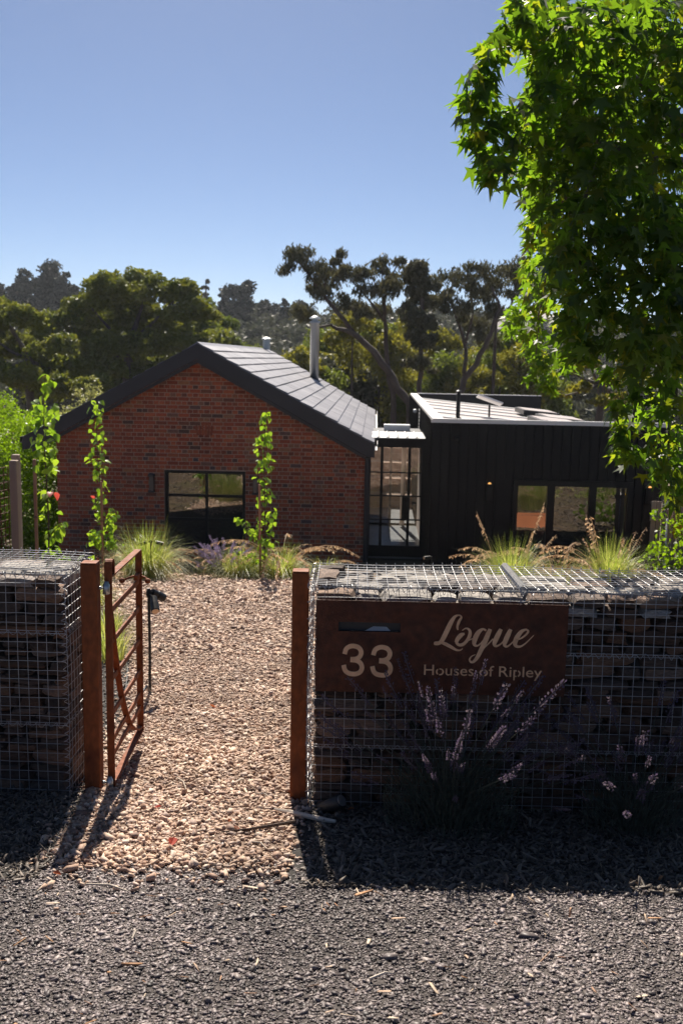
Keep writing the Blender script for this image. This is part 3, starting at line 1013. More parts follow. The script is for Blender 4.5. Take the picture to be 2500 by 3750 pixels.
for dx in (0.0, 0.1385):
    mb = MB()
    A3 = [(474, 856), (486, 815), (512, 794), (545, 787), (584, 797), (606, 824), (608, 852), (594, 880), (562, 896), (522, 898)]
    B3 = [(522, 903), (574, 908), (606, 930), (618, 965), (606, 1000), (576, 1018), (543, 1021), (506, 1013), (480, 990), (468, 948)]
    for q, st in enumerate((A3, B3)):
        to_grid = lambda p: ((0.126 + dx + (p[0] - 450) * 0.000589 - 0.46) / 0.000504, (0.451 + (0.348 + (0.126 + dx + (p[0] - 450) * 0.000589 - 0.46) - 0.552) * 0.02 - (0.24 - dx * 0.02 - (p[1] - 772) * 0.00060)) / 0.000521)
        brush(mb, [(*to_grid(p), 44) for p in st], -0.002 - 0.0003 * q)
    mb.build('numeral', M_LETTER, sign)
k = 0
for ch in 'Logue':
    mb = MB()
    for st in SCRIPT[ch]:
        brush(mb, st, -0.002 - 0.00025 * (k % 4))
        k += 1
    mb.build('script_letter', M_LETTER, sign)
# the second line, letter by letter (stencil cut: narrow bridges cross the round letters)
def word(body, xa, xb):
    cap0, cap1 = 0.093 + 0.002, 0.146
    me = text_mesh(body, 1.0)
    co = np.empty(len(me.vertices) * 3, np.float32)
    me.vertices.foreach_get('co', co)
    co = co.reshape(-1, 3)
    capm = text_mesh('H', 1.0)
    cc = np.empty(len(capm.vertices) * 3, np.float32)
    capm.vertices.foreach_get('co', cc)
    ch_ = cc.reshape(-1, 3)[:, 1].max()
    lo, hi = co[:, 0].min(), co[:, 0].max()
    X = xa + (co[:, 0] - lo) / (hi - lo) * (xb - xa)
    Z = cap0 + co[:, 1] / ch_ * (cap1 - cap0)
    Y = np.where(co[:, 2] > 0, -0.002, 0.001)
    me.vertices.foreach_set('co', np.stack([X, Y, Z], -1).astype(np.float32).ravel())
    me.materials.clear()
    me.materials.append(M_LETTER)
    me.update()
    link(bpy.data.objects.new('lettering', me), sign)


word('Houses', 0.525, 0.764)
word('of', 0.792, 0.861)
word('Ripley', 0.886, 1.092)
for bx_ in (0.595, 0.8125, 0.9735):
    mb = MB()
    mb.box(bx_ - 0.003, bx_ + 0.003, -0.0032, -0.0005, 0.08, 0.14)
    mb.build('stencil_bridge', M_SIGN, sign)

# ------------------------------------------------------------------ brick house
house = thing('brick_house', 'red brick gabled cottage with charcoal barge boards and slate roof', 'house', (-3.06, 21.3, -2.9), rad(-1.8))
SL = 0.5437
AP = 4.725
WX0, WX1 = -3.10, 3.54
HL = 13.1
zr = lambda x: AP - SL * abs(x)
WIN = (-0.77, 0.985, 0.30, 2.045)
NICHE = (-0.045, 0.245, 2.37, 2.80)


def wall_poly(mb, x0, x1, za, top):
    mb.prism([(x0, za), (x1, za), (x1, top(x1)), (x0, top(x0))] if x0 * x1 >= 0 else [(x0, za), (x1, za), (x1, top(x1)), (0, top(0)), (x0, top(x0))], 'y', 0.0, 0.22)


tp = lambda x: zr(x) - 0.12
mb = MB()
wall_poly(mb, WX0, WIN[0], -0.4, tp)
wall_poly(mb, WIN[1], WX1, -0.4, tp)
wall_poly(mb, WIN[0], WIN[1], WIN[3], tp)
mb.box(WIN[0], WIN[1], 0, 0.22, -0.4, WIN[2])
mb.box(WX0, WX0 + 0.22, 0.22, HL, -0.4, zr(WX0) - 0.15)
mb.box(WX1 - 0.22, WX1, 0.22, HL, -0.4, zr(WX1) - 0.15)
mb.prism([(WX0 + 0.22, -0.4), (WX1 - 0.22, -0.4), (WX1 - 0.22, tp(WX1 - .22)), (0, tp(0)), (WX0 + 0.22, tp(WX0 + .22))], 'y', HL - 0.22, HL)
wall = mb.build('wall', M_MORTAR, house)

singles, rest = [], MB()
C_ = 0.086
nrow = int(AP / C_)
for k in range(-4, nrow):
    z0, z1 = k * C_ + 0.006, (k + 1) * C_ - 0.006
    header = (k % 2 == 0)
    L_ = 0.11 if header else 0.23
    x = WX0 + (0.0 if not header else -0.055)
    while x < WX1:
        a, b = max(x, WX0), min(x + L_, WX1)
        x += L_ + 0.0105
        if b - a < 0.03:
            continue
        lim = min(tp(a), tp(b)) - 0.02
        if z1 > lim:
            continue
        spans = [(a, b)]
        for (h0, h1, v0, v1) in (WIN,):
            if z1 > v0 and z0 < v1:
                ns = []
                for (p, q) in spans:
                    if q <= h0 or p >= h1:
                        ns.append((p, q))
                    else:
                        if p < h0 - 0.02:
                            ns.append((p, h0 - 0.003))
                        if q > h1 + 0.02:
                            ns.append((h1 + 0.003, q))
                spans = ns
        for (p, q) in spans:
            rec = (p + random.uniform(.001, .003), q - random.uniform(0, .002), -0.003 - random.uniform(0, 0.004), z0 + random.uniform(0, .0015), z1 - random.uniform(0, .0015))
            blocked = NICHE[0] < (p + q) / 2 < NICHE[1] and NICHE[2] < z0 < NICHE[3]
            if blocked:
                rest.box(rec[0], rec[1], -0.0008, 0.03, rec[3], rec[4], random.choice((0.0, 0.43, 0.02, 0.65)))
            elif not header and abs(q - p - L_) < 0.001 and z0 > 0.9:
                singles.append(rec)
            else:
                rest.box(rec[0], rec[1], rec[2], 0.03, rec[3], rec[4], random.choice((random.random(), random.random(), 0.62)) if header else random.random())
# fan of upright bricks over the blocked opening
for i in range(6):
    u = (i - 2.5) / 2.5
    cx = 0.1 + u * 0.14
    mt = Matrix.Translation((cx, 0, 2.805)) @ Matrix.Rotation(u * 0.16, 4, 'Y')
    rest.box(-0.024, 0.024, -0.0125, 0.03, 0.0, 0.21, random.uniform(0.3, 0.8), 0, mt)
random.shuffle(singles)
BM = {}
for i, (a, b, y0, z0, z1) in enumerate(singles):
    if i < 296:
        if not BM:
            q = MB()
            q.bbox(-0.5, 0.5, -0.5, 0.5, -0.5, 0.5, 0.02)
            q2 = MB()
            q2.box(-0.5, 0.5, -0.5, 0.5, -0.5, 0.5)
            BM['b'] = q2.mesh('brick', M_BRICK)
        o = bpy.data.objects.new('brick', BM['b'])
        o.location = ((a + b) / 2, (y0 + 0.03) / 2, (z0 + z1) / 2)
        o.scale = (b - a, 0.03 - y0, z1 - z0)
        link(o, wall)
    else:
        rest.box(a, b, y0, 0.03, z0, z1, random.random())
bw = rest.build('brickwork', M_BRICKS, wall)
bw['kind'] = 'stuff'

# roof
mb = MB()
mb.prism([(-3.66, zr(3.66) - 0.03), (0, AP - 0.03), (0, AP - 0.1), (-3.66, zr(3.66) - 0.1)], 'y', -0.26, HL + 0.2)
mb.prism([(0, AP - 0.03), (3.66, zr(3.66) - 0.03), (3.66, zr(3.66) - 0.1), (0, AP - 0.1)], 'y', -0.26, HL + 0.2)
roof = mb.build('roof', M_CHAR, house)
ang = math.atan(SL)
sl = MB()
sl.box(0.0, 0.33, 0.004, 0.696, 0.0, 0.034)
sh_mesh = sl.mesh('shingle', M_SLATE)
NCOURSE = 14
run = 4.17 / NCOURSE
ny = 19
pitch_y = (HL + 0.46) / ny
for c in range(NCOURSE):
    for j in range(ny + (c % 2)):
        y0 = -0.26 + j * pitch_y - (pitch_y / 2 if c % 2 else 0)
        ya, yb = max(y0, -0.26), min(y0 + pitch_y, HL + 0.2)
        if yb - ya < 0.1:
            continue
        s0 = 0.02 + c * run
        o = bpy.data.objects.new('shingle', sh_mesh)
        o.scale = (1.0, (yb - ya) / 0.7, 1.0)
        o.location = (s0 * math.cos(ang), ya, AP - s0 * math.sin(ang) - 0.008 + random.uniform(0, .003))
        o.rotation_euler = (random.uniform(-.0025, .0025), ang - 0.085 + random.uniform(-.005, .005), 0)
        link(o, roof)
mb = MB()
for c in range(NCOURSE):
    s0 = 0.02 + c * run
    mt = Matrix.Translation((-s0 * math.cos(ang), 0, AP - s0 * math.sin(ang) - 0.008)) @ Matrix.Rotation(-(ang - 0.052), 4, 'Y')
    mb.box(-0.33, 0.0, -0.26, HL + 0.2, 0.0, 0.02, random.random(), 0, mt)
sh2 = mb.build('far_slope_courses', M_SLATE, roof)
sh2['kind'] = 'stuff'
mb = MB()
mb.prism([(-0.2, AP - 0.2 * SL + 0.02), (0, AP + 0.03), (0.2, AP - 0.2 * SL + 0.02), (0.19, AP - 0.2 * SL + 0.035), (0, AP + 0.05), (-0.19, AP - 0.2 * SL + 0.035)], 'y', -0.27, HL + 0.2)
mb.build('ridge_cap', M_SLATE, roof)
# barge boards
E_ = zr(3.68)
for s in (-1, 1):
    mb = MB()
    pl = [(0, AP + 0.012), (s * 3.68, E_ + 0.012), (s * 3.74, E_ + 0.012), (s * 3.74, E_ - 0.29), (s * 3.56, E_ - 0.255), (0, AP - 0.305)]
    if s > 0:
        pl = pl[::-1]
    mb.prism(pl, 'y', -0.30, -0.265)
    pl = [(0, AP - 0.31), (s * 3.54, E_ - 0.255), (s * 3.54, E_ - 0.33), (0, AP - 0.385)]
    if s > 0:
        pl = pl[::-1]
    mb.prism(pl, 'y', -0.262, -0.20)
    pl = [(0, AP - 0.12), (s * 3.54, zr(3.54) - 0.12), (s * 3.54, zr(3.54) - 0.16), (0, AP - 0.16)]
    if s > 0:
        pl = pl[::-1]
    mb.prism(pl, 'y', -0.2, -0.001)
    mb.build('barge_board', M_CHAR, house)
# box gutters
for s, mt_ in ((1, M_COPING), (-1, M_CHAR)):
    mb = MB()
    xa, xb = (3.675, 3.80) if s > 0 else (-3.80, -3.675)
    mb.box(xa, xb, -0.262, HL + 0.2, E_ - 0.14, E_ - 0.13)
    xo = xb - 0.008 if s > 0 else xa
    mb.box(xo, xo + 0.008, -0.262, HL + 0.2, E_ - 0.129, E_ - 0.01)
    mb.build('gutter', mt_, house)
mb = MB()
mb.box(3.545, 3.66, -0.03, 0.12, -0.4, E_ - 0.22)
mb.bbox(3.56, 3.64, -0.11, -0.032, -0.4, E_ - 0.3, 0.01)
mb.build('downpipe', M_CHAR, house)
# flue
mb = MB()
mb.lathe([(0.145, -0.3), (0.145, 1.78), (0.16, 1.8), (0.16, 1.86), (0.145, 1.87)], (1.742, 11.26, zr(1.742)), (0, 0, 1), 20)
fl = mb.build('flue', M_GALV, house, True)
mb = MB()
mb.lathe([(0.1, 1.875), (0.1, 1.93), (0.185, 1.935), (0.185, 1.955), (0.12, 2.01), (0.02, 2.04)], (1.742, 11.26, zr(1.742)), (0, 0, 1), 20)
mb.build('flue_cowl', M_GALV, fl)
mb = MB()
mb.lathe([(0.3, 0.0), (0.22, 0.06), (0.16, 0.1)], (1.742, 11.26, zr(1.742) - 0.03), (SL, 0, 1), 16)
mb.build('flue_flashing', M_CHAR, fl)
mb = MB()
mb.lathe([(0.12, 0), (0.12, 0.32), (0.17, 0.33), (0.17, 0.36), (0.05, 0.4)], (0.1, HL - 1.0, AP), (0, 0, 1), 14)
mb.build('roof_vent', M_GALV, house)


def window(parent, x0, x1, z0, z1, vbars, hbars, y=0.06, fr=0.05, bar=0.03, glass=None, deep=0.06):
    mb = MB()
    mb.box(x0, x1, y, y + deep, z0, z0 + fr)
    mb.box(x0, x1, y, y + deep, z1 - fr, z1)
    mb.box(x0, x0 + fr, y, y + deep, z0 + fr, z1 - fr)
    mb.box(x1 - fr, x1, y, y + deep, z0 + fr, z1 - fr)
    w = link(bpy.data.objects.new('window', mb.mesh('window', M_BLACK)), parent)
    xs = [x0 + fr] + sorted(vbars) + [x1 - fr]
    zs = [z0 + fr] + sorted(hbars) + [z1 - fr]
    for v in vbars:
        q = MB()
        q.box(v - bar / 2, v + bar / 2, y + 0.004, y + deep - 0.006, z0 + fr, z1 - fr)
        q.build('glazing_bar', M_BLACK, w)
    for i in range(len(xs) - 1):
        xa = xs[i] + (bar / 2 if i else 0)
        xb = xs[i + 1] - (bar / 2 if i < len(xs) - 2 else 0)
        for h in hbars:
            q = MB()
            q.box(xa, xb, y + 0.006, y + deep - 0.008, h - bar / 2, h + bar / 2)
            q.build('glazing_bar', M_BLACK, w)
        for j in range(len(zs) - 1):
            za = zs[j] + (bar / 2 if j else 0)
            zb = zs[j + 1] - (bar / 2 if j < len(zs) - 2 else 0)
            q = MB()
            tl = random.uniform(-.002, .002)
            q.add([(xa, y + 0.03 + tl, za), (xb, y + 0.03 - tl, za), (xb, y + 0.03 - tl, zb), (xa, y + 0.03 + tl, zb)], [(0, 1, 2, 3)])
            q.build('pane', glass or M_GLASS, w)
    return w


window(house, WIN[0] + 0.003, WIN[1] - 0.003, WIN[2] + 0.003, WIN[3] - 0.003, [0.135], [0.97, 1.49], 0.07, 0.07, 0.06)
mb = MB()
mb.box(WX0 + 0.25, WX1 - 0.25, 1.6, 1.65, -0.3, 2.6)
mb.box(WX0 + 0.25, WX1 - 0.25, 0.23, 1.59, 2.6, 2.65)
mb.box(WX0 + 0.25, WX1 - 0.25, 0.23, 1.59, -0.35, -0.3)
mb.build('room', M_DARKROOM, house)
for xa, xb in ((-1.10, -0.965), (1.14, 1.27)):
    mb = MB()
    mb.bbox(xa, xb, -0.12, -0.012, 1.56, 1.60, 0.006)
    mb.bbox(xa, xb, -0.12, -0.012, 1.90, 1.955, 0.006)
    mb.box(xa + 0.01, xb - 0.01, -0.028, -0.012, 1.6, 1.9)
    l_ = mb.build('wall_lamp', M_CHAR, house)
    mb = MB()
    mb.box(xa + 0.02, xb - 0.02, -0.105, -0.035, 1.601, 1.899)
    mb.build('lamp_glass', material('smoked_lamp_glass', [(0.09, 0.08, 0.08)], 0.2), l_)

# ------------------------------------------------------------------ glazed link between the two buildings
lk = thing('glazed_link', 'black framed glass walkway with a white ribbed roof between the two buildings', 'glass link', (1.25, 22.0, -2.6), rad(-1.8))
LX0, LX1 = -0.72, 0.60
mb = MB()
mb.box(LX0, LX1, 0.0, 0.1, -0.2, 0.05)
mb.box(LX0, LX1, 0.0, 0.1, 2.26, 2.43)
mb.box(LX0, -0.62, 0.0, 0.1, 0.05, 2.26)
mb.box(0.505, LX1, 0.0, 0.1, 0.05, 2.26)
frm = mb.build('frame', M_BLACK, lk)
for v, w in ((-0.375, 0.06), (0.235, 0.06)):
    q = MB()
    q.box(v - w / 2, v + w / 2, 0.01, 0.09, 0.05, 2.26)
    q.build('mullion', M_BLACK, frm)
for xa, xb in ((-0.62, -0.405), (-0.345, 0.205), (0.265, 0.505)):
    for h in (1.70, 1.175, 0.64):
        q = MB()
        q.box(xa, xb, 0.025, 0.075, h - 0.014, h + 0.014)
        q.build('glazing_bar', M_BLACK, frm)
    for za, zb in ((0.05, 0.626), (0.654, 1.161), (1.189, 1.686), (1.714, 2.26)):
        q = MB()
        q.add([(xa, 0.05, za), (xb, 0.05, za), (xb, 0.05, zb), (xa, 0.05, zb)], [(0, 1, 2, 3)])
        q.build('pane', M_CLEAR, frm)
q = MB()
q.box(0.09, 0.204, 0.012, 0.088, 0.66, 1.16)
q.build('lock_panel', M_BLACK, frm)
mb = MB()
mb.box(LX0, LX1 + 0.1, 0.0, 3.2, -0.25, -0.201)
mb.box(LX0 + 0.02, LX1 + 0.3, 0.11, 3.2, -0.2, 0.0)
mb.build('floor', M_CONC, lk)
mb = MB()
mb.box(LX0 + 0.05, LX1 + 0.02, -0.06, 3.2, 2.431, 2.47)
rf = mb.build('roof', M_BLACK, lk)
wdt = (LX1 - LX0 - 0.05) / 6
for i in range(6):
    q = MB()
    xa = LX0 + 0.05 + i * wdt
    q.prism([(xa + 0.03, 2.472), (xa + wdt - 0.002, 2.472), (xa + wdt - 0.002, 2.505), (xa + wdt - 0.025, 2.505), (xa + wdt - 0.035, 2.482), (xa + 0.03, 2.482)], 'y', -0.07, 1.75)
    q.build('roof_sheet', M_WHITEMETAL, rf)
q = MB()
q.box(-0.33, 0.3, 2.15, 2.5, 2.48, 2.62)
q.build('rooflight', M_WHITEMETAL, rf)
# back glazing and curtain
mb = MB()
for v in (-0.68, -0.12, 0.2, 0.56):
    mb.box(v - 0.03, v + 0.03, 3.12, 3.18, 0.0, 2.43)
for h in (0.03, 2.2, 2.38):
    mb.box(-0.65, 0.53, 3.125, 3.175, h - 0.025, h + 0.025)
mb.build('back_frame', M_BLACK, lk)
mb = MB()
n = 40
cv = []
for i in range(n + 1):
    u = i / n
    cv.append((0.13 + 0.12 * u + 0.0 * u, 2.9 + 0.05 * math.sin(u * 34)))
mb.add([(x, y, 0.05) for x, y in cv] + [(x + 0.01, y, 2.3) for x, y in cv], [(i, i + 1, n + 2 + i, n + 1 + i) for i in range(n)])
mb.build('curtain', M_CURTAIN, lk)
mb = MB()
mb.box(0.56, 0.6, 0.3, 3.1, 0.0, 2.4)
mb.build('side_panel', M_PLASTER, lk)
mb = MB()
mb.box(-0.70, -0.66, 0.3, 2.3, 0.0, 2.4)
mb.build('side_panel', M_DARKROOM, lk)

# stepped garden behind the link
stp = thing('sleeper_terrace', 'brown timber sleeper terrace steps seen through the glass link', 'terrace', (1.6, 29.0, -2.75), rad(-1.8))
mb = MB()
mb.box(-1.0, 1.6, -3.4, 0.0, -0.1, 0.02)
mb.build('paving', M_CONC, stp)
for i in range(5):
    z = 0.38 * i
    mb = MB()
    mb.box(-1.0, 1.6, i * 1.0, i * 1.0 + 0.08, z - 0.2, z + 0.19)
    mb.build('sleeper', material('timber_sleeper', [(0.24, 0.11, 0.05), (0.34, 0.17, 0.09)], 0.85, scale=6) if i == 0 else bpy.data.materials['timber_sleeper'], stp)
    mb = MB()
    mb.box(-1.0, 1.6, i * 1.0, i * 1.0 + 0.08, z + 0.195, z + 0.38)
    mb.build('sleeper', bpy.data.materials['timber_sleeper'], stp)
    mb = MB()
    mb.box(-1.0, 1.6, i * 1.0 + 0.081, i * 1.0 + 0.999, z - 0.2, z + 0.36)
    mb.build('tread', M_PATHBASE, stp)

# ------------------------------------------------------------------ black pavilion
pav = thing('black_pavilion', 'black metal clad flat roofed pavilion with three window panes', 'building', (1.785, 20.0, -2.68), rad(-2.0))
PW, PD, PH = 4.64, 14.5, 3.12
PWIN = (1.66, 4.05, 0.25, 1.93)
mb = MB()
mb.box(0.0, PWIN[0], 0.02, 0.2, -0.3, PH - 0.08)
mb.box(PWIN[1], PW, 0.02, 0.2, -0.3, PH - 0.08)
mb.box(PWIN[0], PWIN[1], 0.02, 0.2, PWIN[3], PH - 0.08)
mb.box(PWIN[0], PWIN[1], 0.02, 0.2, -0.3, PWIN[2])
mb.box(0.0, 0.2, 0.2, PD, -0.3, PH - 0.02)
mb.box(PW - 0.2, PW, 0.2, PD, -0.3, PH - 0.5)
mb.box(0.2, PW - 0.2, PD - 0.2, PD, -0.3, PH - 0.02)
pw = mb.build('wall', M_CLAD, pav)


def board(mb, x0, x1, z0, z1):
    mb.box(x0 + 0.012, x1, -0.004, 0.019, z0, z1)
    mb.box(x0 - 0.006, x0 + 0.011, -0.03, 0.019, z0, z1)


np_ = 25
bw_ = PW / np_
for i in range(np_):
    xa, xb = i * bw_ + 0.006, (i + 1) * bw_ - 0.008
    segs = [(-0.3, PH - 0.085)]
    if xb > PWIN[0] and xa < PWIN[1]:
        segs = [(PWIN[3] + 0.003, PH - 0.085), (-0.3, PWIN[2] - 0.003)]
    for za, zb in segs:
        mb = MB()
        board(mb, xa, xb, za, zb)
        mb.build('cladding_board', M_CLAD, pw)
for i in range(36):
    y0 = 0.03 + i * 0.4
    mb = MB()
    mb.box(-0.02, -0.001, y0 + 0.02, y0 + 0.395, -0.3, PH - 0.03)
    mb.box(-0.045, -0.021, y0, y0 + 0.018, -0.3, PH - 0.03)
    mb.build('cladding_board', M_CLAD, pw)
mb = MB()
mb.prism([(0.0, PH - 0.03), (0.22, PH - 0.03), (0.22, PH - 0.0), (0.0, PH)], 'y', -0.05, PD + 0.02)
mb.build('coping', M_COPING, pav)
mb = MB()
mb.box(0.221, PW + 0.02, -0.05, 0.05, PH - 0.03, PH - 0.002)
mb.box(-0.03, PW + 0.02, -0.048, -0.034, PH - 0.085, PH - 0.031)
mb.build('coping', M_COPING, pav)
mb = MB()
mb.box(0.221, PW - 0.2, PD - 0.22, PD - 0.16, PH - 0.9, PH - 0.001)
bp_ = mb.build('back_parapet', M_BLACK, pav)
mb = MB()
mb.box(0.222, PW - 0.2, PD - 0.23, PD - 0.1, PH, PH + 0.018)
mb.build('coping', M_COPING, bp_)
FALL = math.tan(rad(5.0))
zrf = lambda x: PH - 0.13 - FALL * (x - 0.22)
mb = MB()
mb.prism([(0.222, zrf(0.222)), (PW - 0.02, zrf(PW - .02)), (PW - 0.02, zrf(PW - .02) - 0.06), (0.222, zrf(.222) - 0.06)], 'y', 0.06, PD - 0.23)
prf = mb.build('roof', M_ROOFMETAL, pav)
y = 0.75
while y < PD - 0.5:
    mb = MB()
    mb.prism([(0.225, zrf(0.225) + 0.004), (PW - 0.02, zrf(PW - .02) + 0.004), (PW - 0.02, zrf(PW - .02) + 0.026), (0.225, zrf(0.225) + 0.026)], 'y', y, y + 0.3)
    mb.build('roof_rib', M_COPING, prf)
    y += 2.1
for (xa, xb, ya, yb) in ((2.9, 3.9, 7.6, 9.4), (2.5, 3.5, 2.4, 4.2), (3.0, 4.0, 4.4, 6.2)):
    mb = MB()
    dz = zrf((xa + xb) / 2)
    mb.prism([(xa, zrf(xa) + 0.07), (xb, zrf(xb) + 0.07), (xb, zrf(xb) + 0.2), (xa, zrf(xa) + 0.2)], 'y', ya, yb)
    sk = mb.build('skylight_box', M_BLACK, prf)
    mb = MB()
    mb.prism([(xa + 0.06, zrf(xa + .06) + 0.202), (xb - 0.06, zrf(xb - .06) + 0.202), (xb - 0.06, zrf(xb - .06) + 0.215), (xa + 0.06, zrf(xa + .06) + 0.215)], 'y', ya + 0.06, yb - 0.06)
    mb.build('skylight_pane', M_ROOFMETAL, sk)
mb = MB()
mb.lathe([(0.16, 0), (0.07, 0.08), (0.045, 0.09), (0.045, 0.62), (0.06, 0.63), (0.06, 0.66), (0.02, 0.68)], (0.66, 2.0, zrf(0.66)), (0, 0, 1), 12)
mb.build('vent_pipe', M_BLACK, pav)
ant = thing('antenna_panel', 'flat white antenna panel tilted on a short mast above the black roof', 'antenna', (3.64, 25.0, 0.13), rad(-2))
mb = MB()
mb.lathe([(0.16, 0.0), (0.1, 0.05), (0.025, 0.07), (0.025, 0.42)], (0, 0, 0.0), (0, 0, 1), 10)
mb.build('mast', M_BLACK, ant)
mb = MB()
mb.bbox(-0.32, 0.32, -0.2, 0.2, -0.02, 0.02, 0.006, mat=Matrix.Translation((0.0, 0, 0.5)) @ Matrix.Rotation(0.33, 4, 'Y') @ Matrix.Rotation(-0.2, 4, 'X'))
mb.build('panel', M_WHITE, ant)
# window of the pavilion
w = MB()
x0, x1, z0, z1 = PWIN[0] + 0.003, PWIN[1] - 0.003, PWIN[2] + 0.003, PWIN[3] - 0.003
w.box(x0, x1, -0.04, 0.1, z1 - 0.12, z1)
w.box(x0, x1, -0.04, 0.1, z0, z0 + 0.1)
w.box(x0, x0 + 0.1, -0.04, 0.1, z0 + 0.1, z1 - 0.12)
w.box(x1 - 0.1, x1, -0.04, 0.1, z0 + 0.1, z1 - 0.12)
wf = w.build('window', M_BLACK, pav)
for xa, xb in ((2.355, 2.50), (3.195, 3.33)):
    q = MB()
    q.box(xa, xb, -0.03, 0.09, z0 + 0.1, z1 - 0.12)
    q.build('mullion', M_BLACK, wf)
for xa, xb, tl in ((x0 + 0.1, 2.355, 0.006), (2.5, 3.195, -0.004), (3.33, x1 - 0.1, 0.004)):
    q = MB()
    q.add([(xa, 0.03 + tl, z0 + 0.1), (xb, 0.03 - tl, z0 + 0.1), (xb, 0.03 - tl, z1 - 0.12), (xa, 0.03 + tl, z1 - 0.12)], [(0, 1, 2, 3)])
    q.build('pane', M_GLASS, wf)
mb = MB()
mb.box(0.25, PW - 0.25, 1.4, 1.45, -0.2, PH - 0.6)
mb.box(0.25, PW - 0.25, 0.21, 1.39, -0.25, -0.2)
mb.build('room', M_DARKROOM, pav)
for xa in (1.18, 4.37):
    mb = MB()
    mb.bbox(xa - 0.06, xa + 0.06, -0.13, -0.035, 1.50, 1.83, 0.008)
    l_ = mb.build('wall_lamp', M_BLACK, pav)
    mb = MB()
    mb.lathe([(0.03, 0.0), (0.035, 0.012), (0.01, 0.03)], (xa, -0.085, 1.832), (0, 0, 1), 10)
    mb.build('lamp_bulb', M_AMBER, l_)
mb = MB()
mb.lathe([(0.03, 0), (0.05, 0.02), (0.05, 0.1), (0.03, 0.11)], (0.5, -0.03, 2.72), (0, -1, 0), 10)
mb.build('outlet_cap', M_BLACK, pav)
mb = MB()
for i in range(7):
    mb.box(-0.055, -0.047, 5.2, 5.5, 2.45 + i * 0.09, 2.5 + i * 0.09)
mb.build('louvre_vent', M_COPING, pav)
mb = MB()
mb.lathe([(0.02, 0), (0.05, 0.02), (0.05, 0.09), (0.02, 0.1)], (-0.1, 7.0, 2.85), (0, 0, 1), 10)
mb.build('eave_lamp', M_WHITE, pav)

# ------------------------------------------------------------------ small things in the garden
def spotlight(label, x, y, h, heads, yaw):
    t = thing('garden_spotlight', label, 'garden light', (x, y, float(ground_z(x, y)) - 0.03), yaw)
    mb = MB()
    mb.tube([(0, 0, 0), (0.004, 0, h * 0.5), (0, 0, h)], 0.011, 7)
    mb.lathe([(0.018, 0), (0.02, 0.03), (0.012, 0.06)], (0, 0, h - 0.03), (0, 0, 1), 9)
    mb.build('spike', M_BLACK, t)
    for (dx, dy, dz, ax) in heads:
        mb = MB()
        mb.lathe([(0.016, -0.06), (0.027, -0.056), (0.029, 0.0), (0.033, 0.004), (0.033, 0.075), (0.029, 0.077), (0.029, 0.062)], (dx, dy, h + dz), ax, 14)
        hd = mb.build('lamp_head', M_BLACK, t)
        mb = MB()
        a = Vector(ax).normalized()
        c = Vector((dx, dy, h + dz)) + a * 0.078
        mb.lathe([(0.027, 0.0), (0.027, 0.003)], c, ax, 14)
        mb.build('lens', M_LAMPGLASS, hd)
        mb = MB()
        mb.tube([(0, 0, h), (dx * 0.6, dy * 0.6, h + dz * 0.5), (dx, dy, h + dz)], 0.01, 6)
        mb.build('bracket', M_BLACK, t)
    return t


spotlight('black spike spotlight on a tall stem just behind the open gate', -1.435, 7.3, 0.83, [(0.05, -0.05, -0.07, (0.25, -0.75, -0.6)), (0.05, 0.06, -0.03, (0.5, 0.7, -0.5))], 0)
spotlight('black double armed spotlight on a stem in the bright grass tussock', -3.18, 16.4, 0.68, [(-0.13, -0.02, -0.03, (-0.95, -0.1, -0.25)), (0.13, 0, -0.02, (0.95, -0.05, -0.2))], 0)
spotlight('black spotlight lying low by the corner of the black pavilion', 1.72, 18.5, 0.34, [(-0.08, -0.05, 0.02, (-0.9, -0.4, -0.1))], 0)
up = thing('uplight', 'dark cylindrical uplight tipped over on the mulch by the basket wall', 'garden light', (-0.02, 4.60, -0.565), rad(-32))
mb = MB()
mb.lathe([(0.03, -0.07), (0.036, -0.066), (0.036, 0.06), (0.03, 0.066)], (0, 0, 0), (0.62, 0.0, 0.42), 16)
mb.build('body', M_HOSE, up, True)
mb = MB()
ax = Vector((0.62, 0, 0.42)).normalized()
mb.lathe([(0.028, 0.0665), (0.028, 0.07)], (0, 0, 0), ax, 16)
mb.build('lens', M_GALV, up)
mb = MB()
mb.tube([(-1.42, 7.25, -0.93), (-1.4, 7.0, -0.80), (-1.43, 6.8, -0.84), (-1.5, 6.7, -0.885), (-1.62, 7.3, -0.955), (-1.8, 8.2, -1.07), (-1.95, 8.8, -1.14)], 0.009, 7)
tag(mb.build('irrigation_pipe', M_HOSE, None, True), 'thin black irrigation pipe looping over the mulch behind the gate', 'pipe')
mb = MB()
mb.tube([(1.2 + 4.76, 18.0, -2.5), (5.955, 18.0, -1.2)], 0.018, 8)
tag(mb.build('thin_pole', M_WHITE, None, True), 'thin pale pole standing in the grass before the black pavilion', 'pole')

# rusty mesh screen at the left
scr = thing('mesh_screen', 'rusty steel mesh screen between pale timber posts at the left', 'screen', (-4.3, 13.0, float(ground_z(-4.3, 13.0)) - 0.1))
for dx, dy in ((0.0, 0.0), (-0.22, 0.75), (-0.55, -2.4)):
    mb = MB()
    mb.bbox(dx - 0.055, dx + 0.045, dy - 0.05, dy + 0.05, 0.0, 2.0 - 0.13 * dy * 0.0, 0.006)
    mb.build('post', M_POST, scr)
mb = MB()
A_, B_ = Vector((-0.08, -0.03, 0)), Vector((-0.6, -2.35, 0))
for i in range(25):
    p = A_.lerp(B_, i / 24)
    mb.tube([(p.x, p.y, 0.1), (p.x, p.y, 1.92)], 0.0065, 4)
for k in range(19):
    z = 0.12 + k * 0.1
    mb.tube([(A_.x + 0.006, A_.y, z), (B_.x + 0.006, B_.y, z)], 0.0065, 4)
mb.build('wire_mesh', M_RUSTMESH, scr)

